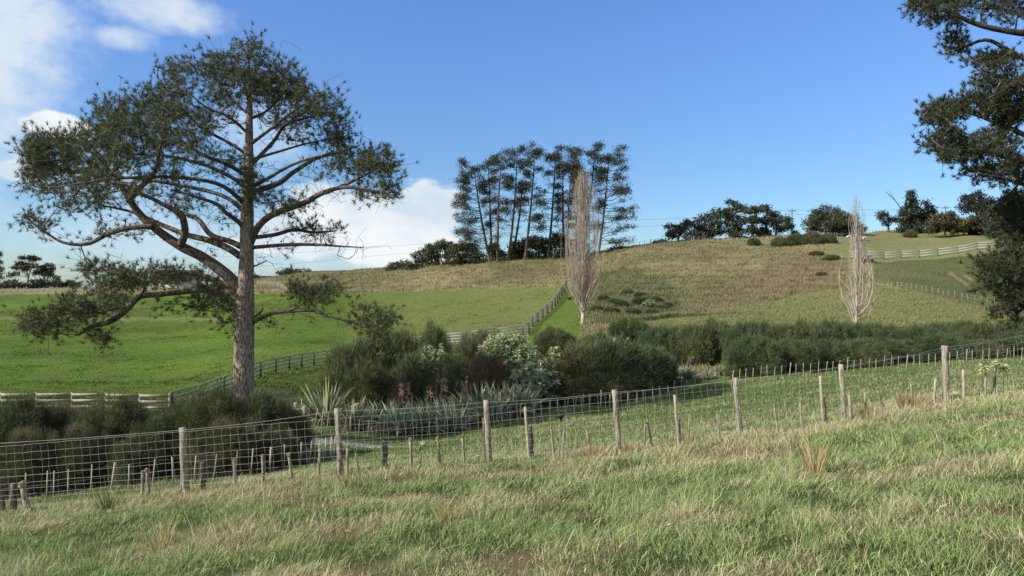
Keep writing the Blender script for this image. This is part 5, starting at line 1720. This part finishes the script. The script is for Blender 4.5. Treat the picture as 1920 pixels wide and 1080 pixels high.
# batten fences ------------------------------------------------------
def batten_fence(label, pts, spacing, hgt, r, mat, wires=3, bats=None, lean=.06, every_post=8, wire_r=.006, wmat='wire', group=None, hv=.08):
    P = [at(px, Y) for px, Y in pts]
    root = P[0].copy()
    e = empty('batten_fence', root, label, 'fence', group)
    cum = [0]
    for a_, b_ in zip(P[:-1], P[1:]):
        cum.append(cum[-1] + (b_ - a_).xy.length)
    if bats is not None:
        ds = np.interp(bats, [p_[0] for p_ in pts], cum)
    else:
        n = int(cum[-1] / spacing) + 1
        ds = np.linspace(0, cum[-1], n) + RNG.normal(size=n) * spacing * .07
    ds = np.clip(ds, 0, cum[-1])
    xs_ = np.interp(ds, cum, [p_.x for p_ in P]); ys_ = np.interp(ds, cum, [p_.y for p_ in P]); zs_ = H(xs_, ys_)
    n = len(xs_)
    many = n > 100
    gm = Geo()
    for i in range(n):
        g = gm if (many and i >= 99) else Geo()
        big = every_post and i % every_post == 0
        hh = hgt * (1 + random.uniform(-hv, hv)) * (1.12 if big else 1)
        lx = random.gauss(lean, .05) * hh
        g.tube([(xs_[i] - root.x, ys_[i] - root.y, zs_[i] - root.z - .2), (xs_[i] - root.x + lx, ys_[i] - root.y, zs_[i] - root.z + hh)], [r * (1.6 if big else 1)] * 2, 5)
        if g is not gm:
            part('post' if big else 'batten', g, mat, e)
    if gm.nv:
        tag(part('batten', gm, mat, e), kind='stuff')
    g = Geo()
    dd = np.linspace(0, cum[-1], max(12, int(cum[-1] / 2.5)))
    X_ = np.interp(dd, cum, [p_.x for p_ in P]); Y_ = np.interp(dd, cum, [p_.y for p_ in P]); Z_ = H(X_, Y_)
    for k in range(wires):
        zz = hgt * (.92 - .8 * k / max(1, wires))
        W_ = np.stack([X_ - root.x, Y_ - root.y, Z_ - root.z + zz], 1)
        g.segs(W_[:-1], W_[1:], wire_r, wire_r, 3)
    part('wire', g, wmat, e)
    return e


batten_fence('batten fence at the foot of the left hedge behind the netting', [(-120, 22), (85, 22), (345, 22.5), (470, 23), (562, 24.3), (625, 25.5)], .5, .8, .022, 'batten_wood', 2,
             bats=[-100, -60, -20, 45, 87, 100, 126, 168, 205, 239, 284, 325, 363, 398, 440, 469, 503, 532, 562, 577, 594, 608, 618, 626], wire_r=.0014)
batten_fence('row of slanting battens along the path left of the flax', [(553, 40.5), (575, 39.5), (603, 38.2), (645, 37)], .5, .95, .024, 'batten_wood', 3,
             bats=[567, 576, 589, 602, 613, 644], lean=.16, every_post=0, wire_r=.0014)
batten_fence('batten fence in front of the flax row', [(645, 36.8), (704, 35.8), (782, 35.2), (855, 35.6), (925, 36.5), (1000, 37.2), (1090, 38.0), (1160, 38.4), (1260, 39.0)], .5, .78, .024, 'batten_wood', 3,
             bats=[657, 672, 689, 704, 719, 745, 782, 800, 818, 834, 854, 872, 894, 915, 930, 950, 975, 1000, 1031, 1045, 1063, 1078, 1093, 1105, 1126, 1142, 1176, 1192, 1206, 1223, 1236, 1250], wire_r=.0014, hv=.12)
batten_fence('long batten fence below the dark bush row at right', [(1262, 39.4), (1400, 40), (1600, 40.5), (1800, 40.5), (1960, 40)], .40, .84, .018, 'old_wood', 2, wire_r=.0014)
batten_fence('post and wire fence along the top of the left paddock under the gums', [(-120, 203), (60, 203), (200, 200), (350, 193), (465, 180)], 1.85, 1.25, .09, 'batten_wood', 2, lean=0, every_post=4, wire_r=.012, hv=.15)
batten_fence('closely set batten fence right of the big pine trunk at the paddock top', [(482, 185), (500, 178), (520, 171), (537, 163)], .9, 1.5, .06, 'batten_wood', 2, lean=0, every_post=0, wire_r=.012)
batten_fence('dark post and wire fence along the foot of the tan hillside', [(537, 163), (640, 158.5), (750, 157.5), (850, 155), (953, 149), (1045, 143)], 5, 1.3, .06, 'dark_wood', 2,
             bats=[545, 575, 600, 640, 650, 679, 683, 697, 738, 756, 768, 788, 818, 845, 871, 900, 925, 953, 980, 1010, 1040], lean=0, every_post=3, wire_r=.010, wmat='cable')
batten_fence('weathered batten line crossing the foot of the big dry hill', [(1245, 91), (1300, 93), (1360, 97), (1450, 104)], 1.1, .75, .022, 'dark_wood', 1, lean=.0, every_post=0, wire_r=.003, wmat='cable')
batten_fence('pale batten fence running down the green slope at right', [(1636, 100), (1680, 97), (1720, 94), (1775, 90.5), (1862, 86), (1930, 83)], .7, .78, .022, 'batten_wood', 2, lean=0, every_post=0, wire_r=.003)
batten_fence('fence of dark posts on the skyline right of the tall pines', [(1168, 176), (1230, 177), (1300, 178), (1360, 179)], 1.3, 1.2, .05, 'dark_wood', 2, lean=0, every_post=5, wire_r=.01, wmat='cable')
batten_fence('grey batten fence below the right skyline copse', [(1300, 174), (1400, 172), (1480, 168), (1570, 176)], 1.1, 1.0, .045, 'old_wood', 2, lean=0, every_post=6, wire_r=.01)
batten_fence('batten fence on the skyline between dome trees and conifer', [(1585, 200), (1650, 207), (1700, 210), (1790, 212), (1860, 212)], 1.4, 1.2, .05, 'old_wood', 2, lean=0, every_post=6, wire_r=.01)

# corner strainer with stays by the path
e = empty('corner_stay', at(555, 40.5), 'corner post with horizontal stay at the left end of the flax', 'fence post')
r0 = e.location
g = Geo(); g.tube([(0, 0, -.3), (0, 0, 1.0)], [.13, .12], 10); part('post', g, 'old_wood', e, True)
p1 = at(571, 39.0) - r0
g = Geo(); g.tube([(p1.x, p1.y, p1.z - .3), (p1.x, p1.y, p1.z + .95)], [.12, .11], 10); part('post', g, 'old_wood', e, True)
g = Geo(); g.tube([(0, 0, .62), (p1.x, p1.y, p1.z + .8)], [.06, .06], 8); part('stay', g, 'old_wood', e, True)
p2 = at(566, 43.5) - r0; p3 = at(590, 45) - r0
g = Geo(); g.tube([(p2.x, p2.y, p2.z), (p2.x, p2.y, p2.z + 1.1)], [.04, .04], 6); g.tube([(p3.x, p3.y, p3.z), (p3.x, p3.y, p3.z + 1.2)], [.04, .04], 6)
g.board((p2.x, p2.y, p2.z + 1.05), (p3.x, p3.y, p3.z + 1.2), .1, .04); part('gate_rail', g, 'old_wood', e)


# gravel track over the culvert
def path(name, pts, mat):
    """pts (px, Y, halfwidth m)"""
    P = np.array([((px - 960) / F * Y, Y, w_) for px, Y, w_ in pts])
    S = spline(P, 70)
    d_ = np.gradient(S[:, :2], axis=0); d_ /= np.linalg.norm(d_, axis=1, keepdims=True)
    nn_ = np.stack([-d_[:, 1], d_[:, 0]], 1)
    V = []
    k = 7
    for j in np.linspace(-1, 1, k):
        e_ = S[:, :2] + nn_ * (S[:, 2:3] * j * (1 + .25 * RNG.normal(size=(len(S), 1)) * abs(j)))
        z_ = H(e_[:, 0], e_[:, 1]) + .03 - .05 * abs(j) ** 3
        V.append(np.column_stack([e_, z_]))
    V = np.stack(V, 1).reshape(-1, 3)
    n = len(S)
    i = np.arange(n - 1)[:, None] * k; j = np.arange(k - 1)[None]
    Q = np.stack([i + j, i + j + 1, i + k + j + 1, i + k + j], -1).reshape(-1, 4)
    g = Geo(); g.add(V, None, Q)
    tag(part(name, g, mat, smooth=True), kind='structure')


path('gravel_path', [(560, 30.5, 1.3), (620, 31.5, 1.1), (690, 30.5, .8), (740, 29, .45), (820, 28, .2)], 'gravel')
path('gravel_path', [(990, 26.5, .12), (1050, 26.8, .35), (1110, 27.4, .4), (1160, 28.2, .15)], 'gravel')
cp = at(592, 28.2)
e = empty('culvert', cp, 'dark culvert mouth under the gravel track behind the second fence post', 'culvert', None, .1)
g = Geo()
g.box((-.75, 0, -.7), (.75, .18, -.52)); g.box((-.75, 0, -.518), (-.48, .18, -.06)); g.box((.48, 0, -.518), (.75, .18, -.06)); g.box((-.8, -.02, -.058), (.8, .2, .06))
part('headwall', g, 'concrete', e)
g = Geo()
g.add([(-.479, .05, -.519), (.479, .05, -.519), (.479, .05, -.061), (-.479, .05, -.061)], None, [(0, 1, 2, 3)])  # flat sheet; the darkness inside the culvert is painted on it
part('opening', g, 'painted_dark', e)


# ------------------------------------------------------------------ power poles and lines
def pole(px, Y, top_py, label):
    p_ = at(px, Y); s = Y / F
    h_ = (540 - top_py) * s - p_.z
    e = empty('power_pole', p_, label, 'power pole', 'power poles on the skyline')
    g = Geo(); g.tube([(0, 0, -.5), (0, 0, h_)], [.17, .13], 8); part('shaft', g, 'far_bark', e, True)
    g = Geo(); g.box((-1.1, -.08, h_ - .75), (1.1, .08, h_ - .55)); part('crossarm', g, 'far_bark', e)
    for x_ in (-1.0, -.45, .45, 1.0):
        g = Geo(); g.tube([(x_, 0, h_ - .548), (x_, 0, h_ - .25)], [.07, .05], 6)
        part('insulator', g, 'insulator', e)
    return Vector((p_.x, p_.y, p_.z + h_))


pole(1485, 205, 391, 'full power pole with crossarm right of the skyline copse')
pole(1773, 225, 386, 'power pole top showing above the wide olive tree')


def cable(label, pts, r=.028):
    """pts (px, py, Y) path through the air"""
    P = []
    for i in range(len(pts) - 1):
        a_, b_ = pts[i], pts[i + 1]
        for q in range(10):
            f = q / 10
            px, py, Y = (a_[k] + (b_[k] - a_[k]) * f for k in range(3))
            py += 4 * f * (1 - f) * 3
            s = Y / F
            P.append(((px - 960) * s, Y, (540 - py) * s))
    a_ = pts[-1]; s = a_[2] / F; P.append(((a_[0] - 960) * s, a_[2], (540 - a_[1]) * s))
    P = np.array(P); o0 = P[0].copy()
    g = Geo(); g.segs(P[:-1] - o0, P[1:] - o0, r, r, 4)
    o_ = part('power_line', g, 'cable'); o_.location = o0
    tag(o_, label, 'power line', 'power lines over the hill')


cable('upper power line crossing the sky left of the hilltop stand', [(-300, 508, 240), (330, 485, 232), (830, 454, 215), (1200, 412, 208), (1479, 393, 205)])
cable('lower power line crossing the sky left of the hilltop stand', [(-300, 528, 240), (330, 508, 232), (700, 480, 220), (1180, 426, 208), (1484, 401, 205)])
cable('upper power line between the two skyline poles', [(1491, 393, 205), (1620, 393, 214), (1767, 388, 225), (2000, 380, 235)])
cable('lower power line between the two skyline poles', [(1486, 401, 205), (1620, 403, 214), (1773, 397, 225), (2000, 392, 235)])


# ------------------------------------------------------------------ houses beyond the ridge
def house(px, Y, ridge_py, w_, dpt, label, rz=0.2):
    p_ = at(px, Y); s = Y / F
    h_ = (540 - ridge_py) * s - p_.z
    e = empty('house', p_, label, 'house', 'distant houses behind the ridge', rz)
    ev = h_ - 1.7
    g = Geo()
    g.add([(-w_, -dpt, -1), (w_, -dpt, -1), (w_, dpt, -1), (-w_, dpt, -1), (-w_, -dpt, ev), (w_, -dpt, ev), (w_, dpt, ev), (-w_, dpt, ev), (-w_, 0, h_ - .1), (w_, 0, h_ - .1)],
          [(4, 8, 7), (5, 6, 9)], [(0, 1, 5, 4), (1, 2, 6, 5), (2, 3, 7, 6), (3, 0, 4, 7)])
    part('wall', g, 'house_wall', e)
    g = Geo(); o_ = .4
    for sgn in (-1, 1):
        V = [(-w_ - o_, 0, h_), (w_ + o_, 0, h_), (w_ + o_, sgn * (dpt + o_), ev - .25), (-w_ - o_, sgn * (dpt + o_), ev - .25)]
        V += [(x_, y_, z_ + .12) for x_, y_, z_ in V]
        g.add(V, None, [(0, 1, 2, 3), (4, 5, 6, 7), (3, 2, 6, 7), (0, 3, 7, 4), (1, 2, 6, 5)])
    part('roof', g, 'roof', e)
    for x_ in (-w_ * .5, w_ * .4):
        g = Geo(); g.box((x_ - .7, -dpt - .03, ev - 1.8), (x_ + .7, -dpt + .02, ev - .6)); part('window', g, 'window_glass', e)


house(620, 236, 508, 7, 4, 'house with long dark gable roof above the tan ridge', -.5)
house(494, 240, 518, 4, 3.5, 'small grey roofed house just right of the big pine trunk', .5)
house(335, 232, 507, 6, 4, 'house roof glimpsed behind the lower left pine branches', .2)


# ------------------------------------------------------------------ animals
def skin_body(name, verts, edges, radii, mat, parent, sub=2):
    me = bpy.data.meshes.new(name); me.from_pydata(verts, edges, [])
    o_ = bpy.data.objects.new(name, me); COL.objects.link(o_); o_.parent = parent
    md = o_.modifiers.new('skin', 'SKIN')
    sv = me.skin_vertices[0].data if me.skin_vertices else None
    if sv is None:
        bpy.context.view_layer.update()
        sv = o_.data.skin_vertices[0].data
    for v, r in zip(sv, radii):
        v.radius = (r, r)
    sv[0].use_root = True
    ss = o_.modifiers.new('sub', 'SUBSURF'); ss.levels = sub; ss.render_levels = sub
    md.use_smooth_shade = True
    me.materials.append(MATS[mat])
    return o_


def sheep(px, Y, label, lying=False, rz=0.0):
    e = empty('sheep', at(px, Y), label, 'sheep', 'pale animals on the upper paddock', rz)
    zl = .28 if lying else .62
    V = [(-.45, 0, zl + .05), (-.15, 0, zl + .04), (.2, 0, zl + .04), (.45, 0, zl + .08)]
    Rr = [.20, .27, .27, .20]
    E = [(0, 1), (1, 2), (2, 3)]
    if lying:
        V += [(.62, 0, zl + .25), (.80, 0, zl + .22)]; Rr += [.12, .07]; E += [(3, 4), (4, 5)]
        legs = []
        for x_, sy in ((.38, .16), (.38, -.16), (-.42, .18), (-.42, -.18)):
            i = len(V); V += [(x_, sy, .14), (x_ + .25, sy * 1.2, .06)]; Rr += [.08, .04]; E += [(3 if x_ > 0 else 0, i), (i, i + 1)]
    else:
        V += [(.66, 0, zl - .10), (.80, 0, zl - .36), (.90, 0, zl - .50)]; Rr += [.13, .09, .05]; E += [(3, 4), (4, 5), (5, 6)]
        for x_, sy, back in ((.40, .13, 0), (.40, -.13, 0), (-.42, .14, 1), (-.42, -.14, 1)):
            i = len(V)
            if back:
                V += [(x_ + .04, sy, zl - .22), (x_ - .08, sy, .26), (x_ - .03, sy, .02)]
            else:
                V += [(x_, sy, zl - .24), (x_ + .01, sy, .28), (x_, sy, .02)]
            Rr += [.09, .045, .035]; E += [(0 if back else 3, i), (i, i + 1), (i + 1, i + 2)]
    b_ = skin_body('body', V, E, Rr, 'wool', e)
    hx, hz = (V[5][0], V[5][2])
    for sy in (-1, 1):
        g = Geo(); g.tube([(hx - .06, sy * .06, hz + .06), (hx - .08, sy * .17, hz + .05)], [.03, .012], 5)
        part('ear', g, 'wool', e)
    g = Geo(); g.tube([(-.62, 0, zl + .08), (-.70, 0, zl - .12)], [.035, .02], 5); part('tail', g, 'wool', e)


sheep(1621, 171, 'white animal grazing on the upper paddock beside the poplar top', False, 0.1)
sheep(1591, 174, 'white animal lying down left of the poplar top', True, 0.2)


def bird(px, Y, label, rz):
    e = empty('bird', at(px, Y), label, 'bird', 'dark swamp birds on the grass flat', rz)
    V = [(-.16, 0, .26), (-.04, 0, .27), (.08, 0, .29), (.14, 0, .36), (.15, 0, .43), (.17, 0, .46), (-.24, 0, .28), (0, .035, .16), (.01, .035, .02), (0, -.035, .16), (.03, -.035, .02)]
    Rr = [.06, .085, .07, .035, .028, .034, .02, .02, .010, .02, .010]
    E = [(1, 0), (1, 2), (2, 3), (3, 4), (4, 5), (0, 6), (1, 7), (7, 8), (1, 9), (9, 10)]
    skin_body('body', V, E, Rr, 'feather', e)
    g = Geo(); g.tube([(.19, 0, .465), (.255, 0, .445)], [.022, .006], 6); part('beak', g, 'beak', e)


bird(1052, 29, 'dark swamp bird on the grass between third and fourth fence posts', .6)
bird(1342, 33, 'dark swamp bird on the grass left of the fifth fence post', 2.6)
bpy.context.view_layer.update()
